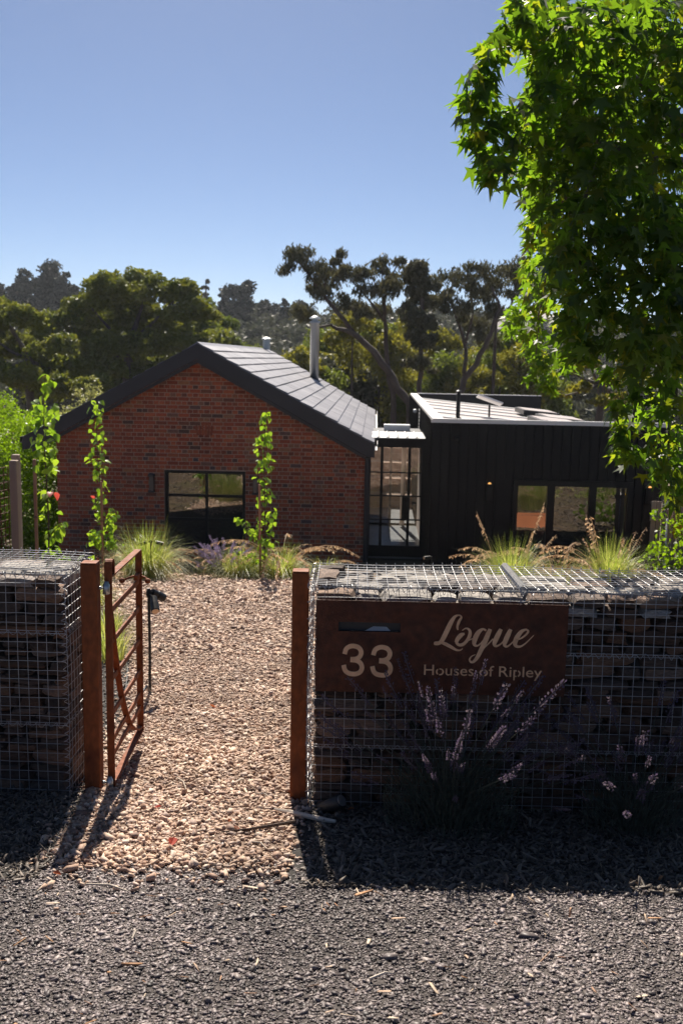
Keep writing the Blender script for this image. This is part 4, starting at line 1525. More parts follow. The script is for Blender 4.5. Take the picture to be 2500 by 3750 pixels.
# paling fence at the right, with cloths over it
fen = thing('paling_fence', 'grey timber paling fence behind the right hand shrub', 'fence', (5.78, 18.4, -2.55))
pm = MB()
pm.box(-0.045, 0.045, 0, 0.018, 0, 1.0)
pmesh = pm.mesh('paling', M_PALING)
for i in range(22):
    o = bpy.data.objects.new('paling', pmesh)
    o.location = (0.05 + i * 0.1, random.uniform(0, .008), 0)
    o.scale = (random.uniform(.93, 1.0), 1, 1.62 + random.uniform(-.02, .03) + 0.008 * i)
    o.rotation_euler = (0, random.uniform(-.006, .006), 0)
    link(o, fen)
for z in (0.45, 1.25):
    mb = MB()
    mb.box(-0.02, 2.3, -0.045, -0.003, z, z + 0.08)
    mb.build('fence_rail', M_POST, fen)
for x in (0.3, 2.0):
    mb = MB()
    mb.bbox(x - 0.05, x + 0.05, -0.16, -0.05, 0, 1.5, 0.005)
    mb.build('post', M_POST, fen)


def cloth(name, label, cat, c, s, mat, seed):
    r = np.random.default_rng(seed)
    n = 14
    V, F = [], []
    ph = r.uniform(0, 6, 6)
    for i in range(n):
        for j in range(n):
            a, b = i / (n - 1) - .5, j / (n - 1) - .5
            fold = 0.12 * math.sin(a * 9 + ph[0]) + 0.08 * math.sin(b * 11 + ph[1] + a * 4)
            V.append((c[0] + a * s[0], c[1] + (fold - 0.5 * abs(b)) * s[1], c[2] + b * s[2] + 0.1 * s[2] * math.sin(a * 7 + ph[2])))
    for i in range(n - 1):
        for j in range(n - 1):
            F.append((i * n + j, (i + 1) * n + j, (i + 1) * n + j + 1, i * n + j + 1))
    return tag(np_obj(name, V, F, mat, smooth=True), label, cat)


cloth('yellow_cloth', 'crumpled yellow cloth hanging on the paling fence', 'cloth', (6.2, 18.0, -1.37), (0.3, 0.3, 0.3), M_YELLOW, 1)
cloth('grey_cloth', 'crumpled dark grey cloth hanging beside the yellow one on the fence', 'cloth', (6.5, 18.0, -1.28), (0.42, 0.35, 0.36), M_GREYCLOTH, 2)

# corten planter in the far bed
pl = thing('planter_box', 'rusty orange steel planter box before the black pavilion', 'planter', (4.2, 16.8, -2.4), rad(-2))
mb = MB()
for (a, b, c, d) in ((-0.55, 0.55, -0.2, -0.19), (-0.55, 0.55, 0.19, 0.2), (-0.55, -0.54, -0.189, 0.189), (0.54, 0.55, -0.189, 0.189)):
    mb.box(a, b, c, d, 0, 0.47)
mb.build('side_panel', M_ORANGE, pl)
mb = MB()
mb.box(-0.539, 0.539, -0.188, 0.188, 0, 0.42)
mb.build('soil', M_MULCHBASE, pl)
# sawn stick, twigs and fallen leaves
mb = MB()
mb.tube([(-0.30, 4.585, -0.585), (-0.2, 4.54, -0.582), (-0.05, 4.46, -0.575), (0.0, 4.44, -0.572)], [0.005, 0.013, 0.012, 0.008], 6)
tag(mb.build('fallen_stick', M_TWIG), 'pale split stick lying across the foot of the sign side post', 'stick')
mb = MB()
mb.tube([(-0.52, 4.28, -0.555), (-0.4, 4.3, -0.55), (-0.27, 4.36, -0.555), (-0.19, 4.42, -0.566)], [0.003, 0.006, 0.008, 0.008], 6)
tag(mb.build('fallen_branch', M_STEM), 'brown bark strip lying on the gravel by the edge of the shadow', 'bark strip')
twigs = [((-0.86, 5.1), (-0.78, 4.9), 0.0035), ((-0.55, 5.0), (-0.5, 5.1), 0.005), ((-0.42, 4.85), (-0.33, 4.78), 0.0035), ((-0.38, 4.16), (-0.3, 4.08), 0.004), ((-0.98, 3.66), (-0.8, 3.6), 0.004), ((-0.7, 3.2), (-0.71, 3.27), 0.004), ((0.12, 2.95), (0.2, 2.99), 0.004)]
tl = ['long pale twig on the gravel nearest the open gate', 'short thick pale twig on the gravel path', 'thin pale twig on the gravel near the sign side post', 'pale twig where the tan gravel meets the dark gravel', 'thin twig on dark gravel below the gate shadow', 'tiny pale twig on the dark gravel at the left', 'pale sliver of twig on the dark gravel at the right']
for (a, b, r_), lb in zip(twigs, tl):
    mb = MB()
    za, zb = float(ground_z(*a)) + 0.022, float(ground_z(*b)) + 0.022
    mb.tube([(a[0], a[1], za), ((a[0] + b[0]) / 2 + 0.01, (a[1] + b[1]) / 2, (za + zb) / 2 + 0.012), (b[0], b[1], zb)], [r_, r_ * 1.1, r_ * 0.6], 5)
    tag(mb.build('twig', M_TWIG), lb, 'twig', 'twigs fallen on the gravel')
leafs = [(-0.895, 6.82, .06, 'orange dry leaf on the gravel far up the path'), (-0.72, 4.12, .07, 'large brown orange leaf at the edge of the dark gravel'), (-0.456, 4.31, .04, 'small red leaf on the tan gravel beside the shadow'), (-0.5, 4.42, .035, 'second red leaf on the tan gravel, a little farther off'),
         (-0.87, 4.6, .035, 'tiny orange leaf on the gravel by the gate foot'), (0.075, 4.62, .04, 'orange leaf on the dark mulch by the tipped uplight'), (-1.12, 3.75, .04, 'brown leaf on dark gravel in the left shade')]
lm = MB()
lm.add([(-0.5, 0, 0.1), (-0.2, 0.28, 0.25), (0.2, 0.24, 0.22), (0.5, 0, 0.05), (0.2, -0.24, 0.3), (-0.2, -0.28, 0.2), (0, 0, 0)], [(0, 6, 1), (1, 6, 2), (2, 6, 3), (3, 6, 4), (4, 6, 5), (5, 6, 0)])
lmesh = lm.mesh('fallen_leaf', M_DRYLEAF)
for (x, y, s, lb) in leafs:
    o = bpy.data.objects.new('fallen_leaf', lmesh)
    o.location = (x, y, float(ground_z(x, y)) + 0.024)
    o.scale = (s, s, s)
    o.rotation_euler = (random.uniform(-.4, .2), random.uniform(-.3, .3), random.uniform(0, 6))
    tag(link(o), lb, 'leaf', 'fallen leaves on the gravel')

# ------------------------------------------------------------------ plants
WATTLE_A =[(-16.77,66.68,4.66,1.28),(-14.81,66.02,5.28,1.27),(-13.14,67.48,5.66,1.30),(-11.13,66.27,5.10,1.18),(-10.00,65.83,3.97,1.08),(-18.45,67.51,3.60,1.20),(-16.51,70.09,3.54,1.44),(-14.12,69.50,3.75,1.43),(-12.03,69.33,3.42,1.33),(-19.32,66.61,2.31,1.10),(-17.57,68.18,1.83,1.31),(-14.88,66.88,1.69,1.38),(-12.61,66.36,1.73,1.27),(-10.57,66.03,1.94,1.18),(-16.28,66.57,0.23,1.28),(-14.49,70.14,0.02,1.35),(-12.30,69.64,0.26,1.15),(-15.32,69.53,-1.11,1.33),(-18.16,69.50,-1.17,1.14),(-12.65,66.47,-0.96,0.91)]
WATTLE_B =[(-19.49,59.05,3.29,1.05),(-20.65,60.63,3.96,0.83),(-19.08,61.16,1.58,1.01),(-20.62,61.77,1.39,1.02),(-17.83,61.90,0.61,1.10),(-18.91,57.93,0.00,0.95),(-18.29,60.53,-0.53,1.08),(-16.56,60.86,-0.67,1.00),(-21.14,60.03,2.49,0.99),(-14.77,58.39,-0.40,0.80),(-21.48,59.87,0.40,0.99),(-16.19,57.95,1.61,0.79)]
WATTLE_C =[(-12.33,84.17,4.52,1.27),(-10.93,83.83,3.98,1.15),(-11.61,82.24,2.71,1.24),(-9.90,81.00,2.51,1.00),(-13.00,84.04,3.16,1.15),(-9.17,82.36,1.88,0.90),(-8.21,83.91,1.68,0.92),(-10.92,83.74,1.41,1.15),(-8.91,82.04,0.56,1.01)]
GUM_A =[(-3.16,59.79,7.39,0.74),(-2.46,60.24,7.60,0.46),(-1.96,59.83,6.87,0.66),(-1.29,59.19,6.36,0.68),(-3.38,59.53,6.66,0.49),(-0.99,60.75,5.78,0.60),(-0.36,58.90,7.43,0.39),(-0.62,58.91,7.01,0.29),(-1.62,60.30,5.26,0.66),(-2.31,59.47,4.26,0.65),(-1.87,60.08,6.03,0.49)]
GUM_B =[(0.06,60.93,6.45,0.75),(1.03,60.62,6.52,0.67),(2.21,62.19,7.16,0.65),(3.13,60.27,7.21,0.40),(2.60,60.79,5.61,0.87),(1.12,60.29,5.47,0.66),(2.85,61.32,6.29,0.57),(-0.24,60.46,4.66,0.70),(0.75,60.65,4.53,0.67),(2.09,61.59,4.44,0.61)]
GUM_C =[(4.06,57.71,6.42,0.70),(4.42,58.09,5.77,0.76),(4.34,58.65,4.89,0.68),(4.35,57.36,3.68,0.69),(4.31,57.30,2.53,0.66),(4.29,57.57,1.38,0.60)]
GUM_D =[(6.31,60.64,6.38,0.70),(7.26,60.28,6.93,0.46),(6.98,59.37,6.14,0.62),(6.01,59.59,4.89,0.78),(6.78,59.23,4.49,0.68),(7.70,59.90,5.73,0.53)]
GUM_E =[(8.41,59.90,6.71,0.69),(8.80,61.47,6.01,0.78),(8.40,61.95,5.31,0.61),(9.16,62.09,4.43,0.72),(7.91,61.56,3.73,0.64),(8.43,62.10,3.01,0.65)]
GUM_F =[(10.45,62.84,7.48,0.65),(11.09,63.49,6.94,0.63),(10.69,65.12,6.81,0.54),(11.00,64.66,6.02,0.46),(10.18,63.79,5.61,0.31)]
LIMB_A =[(3.97,60.00,-1.07,0.30),(2.95,60.00,0.38,0.28),(1.77,60.00,1.97,0.25),(0.44,60.00,3.06,0.20),(-0.86,60.00,3.51,0.10),(-1.83,60.00,3.34,0.05)]
LIMB_A2 =[(0.61,60.00,2.98,0.16),(-0.39,60.00,4.16,0.15),(-1.38,60.00,5.40,0.12),(-2.52,60.00,6.80,0.07),(-3.17,60.00,7.41,0.03)]
LIMB_A3 =[(-1.38,60.00,5.40,0.08),(-1.07,60.00,6.35,0.07),(-0.44,60.00,7.30,0.03)]
LIMB_B =[(3.04,61.00,-1.13,0.20),(2.65,61.00,1.01,0.18),(2.45,61.00,3.45,0.15),(2.30,61.00,5.06,0.12),(2.59,61.00,6.18,0.08),(3.06,61.00,7.23,0.03)]
LIMB_B2 =[(2.44,61.00,3.77,0.12),(1.56,61.00,4.88,0.08),(0.22,61.00,6.30,0.05)]
LIMB_B3 =[(2.39,61.00,4.58,0.10),(2.12,61.00,5.69,0.07),(2.17,61.00,6.97,0.03)]
LIMB_C =[(4.39,58.00,-0.81,0.19),(4.38,58.00,1.85,0.16),(4.36,58.00,4.93,0.13),(4.08,58.00,6.44,0.05)]
LIMB_D =[(6.73,60.00,-0.52,0.25),(7.49,60.00,0.95,0.21),(8.33,60.00,2.41,0.18),(8.76,60.00,3.70,0.15),(9.13,60.00,4.65,0.10),(8.59,60.00,5.91,0.07)]
LIMB_D2 =[(7.19,60.00,0.46,0.16),(7.20,60.00,2.23,0.13),(6.74,60.00,3.66,0.10),(6.21,60.00,4.92,0.07),(6.24,60.00,6.33,0.03)]
LIMB_D3 =[(7.11,60.00,2.39,0.10),(7.53,60.00,4.31,0.07),(7.27,60.00,6.67,0.03)]
LIMB_F =[(9.21,62.00,3.93,0.12),(10.09,62.00,4.93,0.09),(10.36,62.00,6.24,0.07),(10.34,62.00,7.37,0.03)]
UNDER =[(-1.65,74.32,2.77,1.22),(-0.20,70.45,1.23,1.16),(1.40,72.82,0.07,1.10),(-1.25,66.52,-0.02,1.09),(3.33,65.30,2.20,1.07),(6.25,68.33,2.64,1.12),(6.40,64.64,1.04,1.06),(4.43,67.58,0.06,1.11),(10.48,74.54,1.81,1.23),(10.65,66.98,2.62,1.01),(10.95,63.11,1.40,1.04),(7.87,63.54,0.40,0.96),(5.34,65.03,-0.39,0.89),(11.43,72.40,0.08,1.09),(12.38,67.35,0.13,1.02),(13.78,66.48,-0.27,0.91),(0.64,64.17,3.68,0.88),(4.37,74.78,4.09,0.92),(2.34,68.09,3.47,0.84),(-2.68,65.50,1.39,0.81),(11.87,63.71,2.35,0.79)]
GREENR =[(8.41,37.78,1.26,0.57),(9.35,38.34,1.48,0.58),(10.79,40.88,0.82,0.67),(8.97,38.25,0.54,0.58),(9.69,37.70,0.06,0.57),(11.13,39.95,0.10,0.66),(11.28,38.75,0.88,0.64),(9.28,42.49,0.18,0.47),(10.73,38.11,1.71,0.63)]
PINES =[(-69.86,215.82,14.35,2.66),(-69.34,222.67,16.27,2.20),(-60.45,212.46,16.26,3.20),(-76.53,228.65,13.56,2.19),(-63.65,214.38,13.81,2.35),(-56.90,207.77,15.16,2.05),(-34.55,212.50,12.56,1.98),(-27.68,202.03,13.45,2.55),(-25.90,212.79,13.02,2.45),(-21.51,207.96,12.56,2.85),(-25.30,225.90,9.29,3.41),(-20.16,224.27,9.92,2.46),(-16.14,214.96,10.20,1.77),(-11.91,201.89,11.07,1.66),(-9.74,208.12,9.77,1.71),(-30.71,207.79,11.00,1.71)]
LIQ=[(0.74,4.69,3.16,0.058),(0.86,5.35,3.38,0.066),(0.97,6.10,3.61,0.075),(0.79,4.54,3.06,0.075),(0.89,5.18,3.27,0.085),(1.03,5.91,3.50,0.097),(0.70,4.81,3.09,0.053),(0.61,4.57,2.96,0.045),(0.61,4.77,2.98,0.039),(0.69,4.84,3.01,0.048),(0.80,4.79,3.07,0.066),(0.90,5.46,3.28,0.075),(1.03,6.23,3.52,0.085),(0.89,4.83,3.18,0.093),(1.03,5.51,3.42,0.106),(1.17,6.28,3.67,0.121),(0.89,4.54,2.96,0.093),(1.00,5.17,3.15,0.106),(1.15,5.90,3.37,0.121),(0.88,4.90,2.98,0.074),(1.00,5.59,3.17,0.084),(1.14,6.38,3.40,0.096),(0.61,4.75,2.89,0.044),(0.57,4.72,2.82,0.057),(0.55,4.81,2.77,0.047),(0.65,4.95,2.84,0.068),(0.59,4.83,2.71,0.074),(0.72,4.98,2.76,0.082),(0.59,4.88,2.64,0.059),(0.66,4.85,2.62,0.080),(0.64,4.89,2.53,0.067),(0.67,4.66,2.44,0.064),(0.74,4.84,2.58,0.073),(0.80,5.02,2.50,0.062),(0.78,4.91,2.73,0.061),(0.86,4.65,2.80,0.077),(0.97,5.30,2.97,0.087),(1.11,6.04,3.15,0.099),(0.82,4.59,2.69,0.069),(0.93,5.23,2.84,0.079),(1.06,5.97,3.02,0.090),(0.85,4.77,2.63,0.078),(0.97,5.43,2.79,0.089),(1.12,6.20,2.96,0.102),(0.86,4.88,2.56,0.080),(0.98,5.56,2.71,0.092),(1.14,6.34,2.87,0.104),(0.93,5.01,2.49,0.082),(1.04,5.71,2.63,0.094),(1.19,6.51,2.76,0.107),(1.05,5.72,2.51,0.086),(1.16,6.41,2.61,0.097),(1.06,5.85,2.40,0.080),(1.20,6.56,2.51,0.090),(1.14,6.26,2.34,0.077),(1.27,7.01,2.43,0.087),(1.20,6.39,2.26,0.088),(1.35,7.15,2.34,0.098),(1.22,6.64,2.17,0.082),(1.37,7.44,2.23,0.092),(1.32,6.87,2.09,0.094),(1.46,7.70,2.15,0.106),(1.32,7.22,2.01,0.089),(1.47,8.09,2.06,0.100),(1.28,7.58,1.93,0.075),(1.41,8.49,1.97,0.084),(1.26,7.72,1.87,0.076),(1.42,8.64,1.89,0.085),(1.34,7.43,1.84,0.102),(1.49,8.32,1.87,0.114),(1.48,7.89,1.71,0.108),(1.67,8.83,1.73,0.121),(1.53,7.85,1.56,0.097),(1.72,8.80,1.55,0.109),(1.56,7.69,1.44,0.072),(1.74,8.62,1.41,0.080),(1.61,7.61,1.57,0.104),(1.81,8.53,1.57,0.117),(0.95,4.55,3.02,0.112),(1.08,5.18,3.23,0.128),(1.24,5.91,3.45,0.146),(1.10,4.73,3.12,0.117),(1.27,5.39,3.33,0.133),(1.44,6.14,3.57,0.152),(1.29,4.75,3.13,0.130),(1.46,5.41,3.36,0.148),(1.66,6.17,3.60,0.169),(1.44,4.82,3.17,0.132),(1.64,5.50,3.39,0.151),(1.89,6.27,3.62,0.172),(1.03,4.70,2.90,0.116),(1.17,5.36,3.08,0.132),(1.33,6.11,3.29,0.151),(1.14,4.64,2.94,0.121),(1.30,5.29,3.11,0.138),(1.47,6.04,3.34,0.157),(1.33,4.86,3.01,0.133),(1.54,5.54,3.20,0.152),(1.74,6.32,3.44,0.173),(1.43,4.65,2.94,0.128),(1.64,5.30,3.13,0.145),(1.87,6.05,3.34,0.166),(1.04,4.93,2.79,0.115),(1.16,5.62,2.97,0.131),(1.33,6.40,3.16,0.149),(1.14,4.77,2.76,0.124),(1.30,5.44,2.94,0.142),(1.48,6.20,3.12,0.162),(1.32,4.82,2.78,0.132),(1.50,5.50,2.95,0.151),(1.71,6.27,3.14,0.172),(1.47,4.79,2.77,0.131),(1.69,5.46,2.95,0.150),(1.92,6.23,3.14,0.171),(0.99,4.78,2.59,0.105),(1.13,5.45,2.73,0.120),(1.27,6.22,2.90,0.136),(1.10,4.74,2.58,0.117),(1.27,5.40,2.71,0.133),(1.44,6.16,2.87,0.152),(1.27,4.81,2.58,0.125),(1.46,5.49,2.72,0.143),(1.65,6.26,2.89,0.163),(1.48,4.98,2.63,0.136),(1.69,5.67,2.78,0.156),(1.95,6.47,2.92,0.177),(1.01,4.89,2.44,0.101),(1.16,5.58,2.58,0.115),(1.32,6.36,2.71,0.131),(1.11,4.74,2.40,0.111),(1.26,5.41,2.51,0.126),(1.45,6.17,2.64,0.144),(1.24,4.64,2.38,0.121),(1.41,5.29,2.48,0.138),(1.61,6.03,2.60,0.157),(1.48,4.94,2.44,0.135),(1.69,5.63,2.54,0.154),(1.92,6.42,2.68,0.176),(0.99,4.82,2.26,0.093),(1.07,5.16,2.30,0.099),(1.07,4.61,2.21,0.107),(1.15,4.93,2.26,0.115),(1.23,4.64,2.20,0.115),(1.33,4.97,2.24,0.123),(1.40,4.66,2.19,0.128),(1.51,4.99,2.22,0.137),(1.58,4.88,2.26,0.120),(1.68,5.22,2.30,0.129),(0.98,4.72,2.08,0.091),(1.06,5.05,2.11,0.097),(1.14,4.88,2.08,0.107),(1.21,5.22,2.10,0.114),(1.29,4.83,2.05,0.119),(1.37,5.17,2.07,0.128),(1.43,4.76,2.01,0.131),(1.52,5.10,2.06,0.140),(1.59,4.86,2.06,0.120),(1.70,5.20,2.09,0.128),(0.98,4.64,1.92,0.083),(1.06,4.96,1.93,0.088),(1.13,4.74,1.90,0.097),(1.20,5.07,1.91,0.104),(1.27,4.77,1.85,0.111),(1.37,5.11,1.87,0.119),(1.48,4.85,1.83,0.126),(1.56,5.19,1.85,0.135),(1.59,4.89,1.87,0.121),(1.71,5.23,1.89,0.129),(1.07,4.85,1.78,0.080),(1.15,5.19,1.79,0.085),(1.08,4.68,1.66,0.071),(1.14,5.00,1.69,0.075),(1.15,4.66,1.72,0.083),(1.23,4.99,1.72,0.089),(1.29,4.66,1.68,0.096),(1.38,4.99,1.68,0.103),(1.43,4.67,1.65,0.115),(1.55,4.99,1.66,0.123),(1.59,4.79,1.66,0.105),(1.70,5.13,1.68,0.112),(1.44,5.34,1.54,0.073),(1.52,5.15,1.49,0.106),(1.68,5.24,1.47,0.129),(1.42,5.17,1.39,0.062),(1.57,5.39,1.29,0.103),(1.70,5.28,1.28,0.123),(1.48,5.32,1.24,0.058),(1.48,5.28,1.15,0.064),(1.59,5.39,1.12,0.074),(1.67,5.22,1.11,0.100),(1.79,5.34,1.10,0.102),(1.82,5.36,0.96,0.073),(1.68,5.21,1.00,0.063),(1.80,5.39,0.87,0.044)]
LIQB1 =[(2.41,5.60,2.54,0.061),(1.88,5.40,2.61,0.036),(1.47,5.20,2.64,0.020),(1.10,5.10,2.69,0.013),(0.82,5.00,2.69,0.007),(0.66,4.90,2.70,0.004)]
LIQB2 =[(1.88,5.40,2.61,0.030),(1.47,5.30,3.00,0.017),(1.17,5.20,3.13,0.011),(0.92,5.10,3.19,0.007),(0.79,5.00,3.23,0.004)]
LIQB3 =[(1.47,5.20,2.64,0.017),(1.29,5.60,2.60,0.015),(1.17,5.80,2.46,0.016),(1.18,6.00,2.35,0.016),(1.30,6.50,2.23,0.012),(1.37,7.20,1.93,0.008),(1.48,7.80,1.65,0.004)]
LIQB4 =[(1.99,5.40,2.22,0.027),(1.62,5.10,1.94,0.017),(1.52,5.10,1.64,0.013),(1.54,5.30,1.36,0.007),(1.52,5.30,1.16,0.004)]
LIQB5 =[(1.92,5.40,2.08,0.021),(1.74,5.20,1.65,0.013),(1.73,5.30,1.29,0.009),(1.74,5.30,1.00,0.004)]
LIQB6 =[(1.26,5.20,2.64,0.014),(1.16,5.10,2.37,0.011),(1.14,5.00,2.10,0.008),(1.09,4.90,1.77,0.005)]


def leaf_quads(C, D, L_, W_, droop=0.0):
    """lozenge leaves at C (n,3) with tip direction D"""
    n = len(C)
    D = D + np.array([0, 0, -droop])
    D /= np.linalg.norm(D, axis=1)[:, None] + 1e-9
    S = np.cross(D, rand_unit(n))
    S /= np.linalg.norm(S, axis=1)[:, None] + 1e-9
    L_ = np.broadcast_to(L_, (n,))[:, None]
    W_ = np.broadcast_to(W_, (n,))[:, None]
    N = np.cross(D, S)
    V = np.stack([C - D * L_ / 2, C + S * W_ / 2 + N * W_ * 0.18, C + D * L_ / 2, C - S * W_ / 2 + N * W_ * 0.18], 1)
    F = np.arange(n * 4).reshape(n, 4)
    return V.reshape(-1, 3), F


def clump_points(clumps, per, flat=0.75, shell=0.45, under=0.25):
    """points in dome-shaped clumps: more of them near the upper surface; PER = leaves per clump of radius 1 m"""
    out, cid = [], []
    for i, (x, y, z, r) in enumerate(clumps):
        n = max(12, int(per * r * r))
        u = rand_unit(n)
        u[:, 2] = np.where(u[:, 2] < -under, -u[:, 2] * rng.uniform(0, 1, n), u[:, 2])
        rr = r * (shell + (1 - shell) * rng.uniform(0, 1, n) ** 0.5) * (1 + 0.22 * np.sin(u[:, 0] * 5 + i) * np.cos(u[:, 1] * 4 + 2 * i))
        P = u * rr[:, None]
        P[:, 2] *= flat
        out.append(P + np.array([x, y, z]))
        cid.append(np.full(n, i))
    return np.concatenate(out), np.concatenate(cid)


def subclumps(clumps, k, frac, flat=0.8):
    """each clump broken into k smaller tufts on its upper surface"""
    res = []
    for (x, y, z, r) in clumps:
        for _ in range(k):
            u = rand_unit(1)[0]
            u[2] = abs(u[2]) * 0.9 - 0.25
            res.append((x + u[0] * r * 0.75, y + u[1] * r * 0.75, z + u[2] * r * 0.75 * flat, r * frac * random.uniform(0.7, 1.25)))
    return res


def crown(name, parent, clumps, per, L_, W_, mat, flat=0.75, droop=0.3, under=0.25, shell=0.45):
    P, cid = clump_points(clumps, per, flat, shell, under)
    n = len(P)
    tone = rng.uniform(0, 1, len(clumps))[cid]
    r = np.clip(tone * 0.55 + rng.uniform(0, 0.45, n), 0, 1)
    s = rng.uniform(0.7, 1.3, n)
    V, F = leaf_quads(P, rand_unit(n), L_ * s, W_ * s, droop)
    return np_obj(name, V, F, mat, np.repeat(r, 4), parent)


def limbs(parent, lines, mat, name='trunk'):
    mb = MB()
    for ln in lines:
        pts, rs = [], []
        for i in range(len(ln) - 1):
            for q in range(3):
                u = q / 3
                a, b = ln[i], ln[i + 1]
                wv = 0.3 * (a[3] + b[3])
                pts.append(tuple(a[k] + (b[k] - a[k]) * u + (random.uniform(-wv, wv) if q else 0) for k in range(3)))
                rs.append(a[3] + (b[3] - a[3]) * u)
        pts.append(ln[-1][:3])
        rs.append(ln[-1][3])
        mb.tube(pts, rs, 7)
    return mb.build(name, mat, parent, True)


def tree(name, label, cat, clumps, per, L_, W_, mat, bark, lines=None, group=None, sub=None, flat=0.75, droop=0.3, under=0.25, trunk_r=0.2, shell=0.45):
    """a tree in world coordinates with its Empty at the foot of the trunk"""
    c = np.array(clumps)
    if lines:
        bx, by = lines[0][0][0], lines[0][0][1]
    else:
        bx, by = float(np.average(c[:, 0], weights=c[:, 3])), float(np.average(c[:, 1], weights=c[:, 3]))
    bz = float(ground_z(bx, by))
    t = thing(name, label, cat, (bx, by, bz - 0.1), 0, group)
    off = np.array([bx, by, bz - 0.1])
    if lines is None:
        top = c[np.argmax(c[:, 2])]
        mid = (float(c[:, 0].mean()), float(c[:, 1].mean()), float(c[:, 2].mean()))
        lines = [[(bx, by, bz - 0.1, trunk_r), (bx * .5 + mid[0] * .5, by * .5 + mid[1] * .5, bz * .5 + mid[2] * .5, trunk_r * .75), (*mid, trunk_r * 0.5), (top[0], top[1], top[2], trunk_r * 0.12)]]
        for q in c[:: max(1, len(c) // 6)]:
            lines.append([(*mid, trunk_r * 0.35), ((mid[0] + q[0]) / 2, (mid[1] + q[1]) / 2, (mid[2] + q[2]) / 2 - 0.1 * q[3], trunk_r * 0.22), (q[0], q[1], q[2], trunk_r * 0.08)])
    else:
        f = lines[0][0]
        lines = [[(bx, by, bz - 0.1, f[3] * 1.25)] + list(lines[0])] + list(lines[1:])
    kk = 0.85 if name == 'gum_tree' else 1.0
    limbs(t, [[(p[0] - off[0], p[1] - off[1], p[2] - off[2], p[3] * kk) for p in ln] for ln in lines], bark)
    cl = [(x - off[0], y - off[1], z - off[2], r) for x, y, z, r in clumps]
    if sub:
        cl = subclumps(cl, sub[0], sub[1]) + [(x, y, z, r * 0.62) for x, y, z, r in cl]
    crown('crown', t, cl, per, L_, W_, mat, flat, droop, under, shell)
    return t


# far hillside: tall dark pines, and the woodland below them as one mass
def pine(x, y, ztop, r, label):
    bz = float(ground_z(x, y))
    h = ztop - bz + r
    t = thing('pine_tree', label, 'tree', (x, y, bz), 0, 'dark pines on the far hill')
    limbs(t, [[(0, 0, 0, 0.5), (0.2, 0, h * 0.6, 0.35), (0, 0.1, h * 0.97, 0.08)]], M_BARK)
    cl = []
    k = random.randint(8, 11)
    pointed = random.random() < 0.35
    for i in range(k):
        u = i / (k - 1)
        w = r * ((1.05 - 0.8 * u) if pointed else (0.8 + 0.35 * math.sin(u * 2.6))) * random.uniform(0.8, 1.15)
        for q in range(4 if u < 0.85 else 2):
            a = random.uniform(0, 6.28)
            cl.append((math.cos(a) * w * 0.6, math.sin(a) * w * 0.6, h * (0.2 + 0.76 * u) + random.uniform(-.8, .8), w * 0.6))
    crown('crown', t, subclumps(cl, 3, 0.5) + cl, 46, 0.8, 0.42, M_PINE, 0.75, 0.1, 0.6, 0.3)


pnames = ['at the far left end of the hill crest', 'in the pair at the left end', 'broad round one left of the wattle', 'small one at the left edge of the photo', 'behind the left shoulder of the wattle tree', 'second right of the broad round one',
          'flat topped one right of the wattle tree', 'tallest one of the right hand stand', 'pointed one in the right hand stand', 'rounded one at the right end of the tall stand', 'low one below the tall stand', 'slender one right of the tall stand', 'small one between the stand and the flue', 'small one above the flue', 'small one behind the flue cowl', 'narrow one left of the tall stand']
for (x, y, z, r), nm in zip(PINES, pnames):
    pine(x, y, z, max(2.2, r * 1.05), 'dark far pine, ' + nm)

cl = []
for i in range(1100):
    y = random.uniform(105, 260)
    x = random.uniform(-0.42, 0.42) * y
    cl.append((x, y, float(ground_z(x, y)) + random.uniform(1.5, 5.5), random.uniform(2.2, 4.2)))
w_ = crown('far_woodland', None, cl, 16, 1.0, 0.6, M_WOOD, 0.8, 0.2, 0.2)
tag(w_, 'mixed grey green bushland covering the far hillside', kind='stuff')
for (x, y, w, d, h, lb, rf_) in ((33.5, 195, 9, 7, 4, 'pale far house high on the right hand hillside among the trees', 0.2), (30.5, 185, 6, 5, 3, 'small far house lower on the right hand hillside', 0.3)):
    z = float(ground_z(x, y)) + 3.2
    t = thing('far_house', lb, 'house', (x, y, z))
    mb = MB()
    mb.box(-w / 2, w / 2, -d / 2, d / 2, -4, h)
    mb.build('wall', M_PLASTER, t)
    mb = MB()
    mb.prism([(-d / 2 - .4, h + 0.01), (d / 2 + .4, h + 0.01), (0, h + 1.8)], 'x', -w / 2 - .4, w / 2 + .4)
    mb.build('roof', M_ROOFMETAL, t)
    mb = MB()
    mb.box(-w / 4 - .6, -w / 4 + .6, -d / 2 - 0.05, -d / 2 - 0.002, 0.8, 2.2)
    mb.build('window', M_BLACK, t)

# big wattles on the left
tree('wattle_tree', 'huge domed olive brown wattle tree rising behind the left roof slope', 'tree', [(x, y, z, r * 1.45) for x, y, z, r in WATTLE_A], 560, 0.3, 0.15, M_WATTLE, M_BARK, sub=(6, 0.55), flat=0.85, droop=0.3, under=0.25, shell=0.78, trunk_r=0.45)
tree('wattle_tree', 'dark spreading wattle tree at the left edge behind the bright hedge', 'tree', [(x, y, z, r * 1.45) for x, y, z, r in WATTLE_B], 560, 0.3, 0.15, M_WATTLE, M_BARK, sub=(6, 0.55), flat=0.85, droop=0.3, under=0.25, shell=0.78, trunk_r=0.4)
tree('wattle_tree', 'paler olive tree between the big wattle and the roof ridge', 'tree', [(x, y, z, r * 1.5) for x, y, z, r in WATTLE_C], 650, 0.28, 0.12, M_WATTLE2, M_BARK, sub=(6, 0.55), shell=0.75, flat=0.85, droop=0.3, trunk_r=0.35)
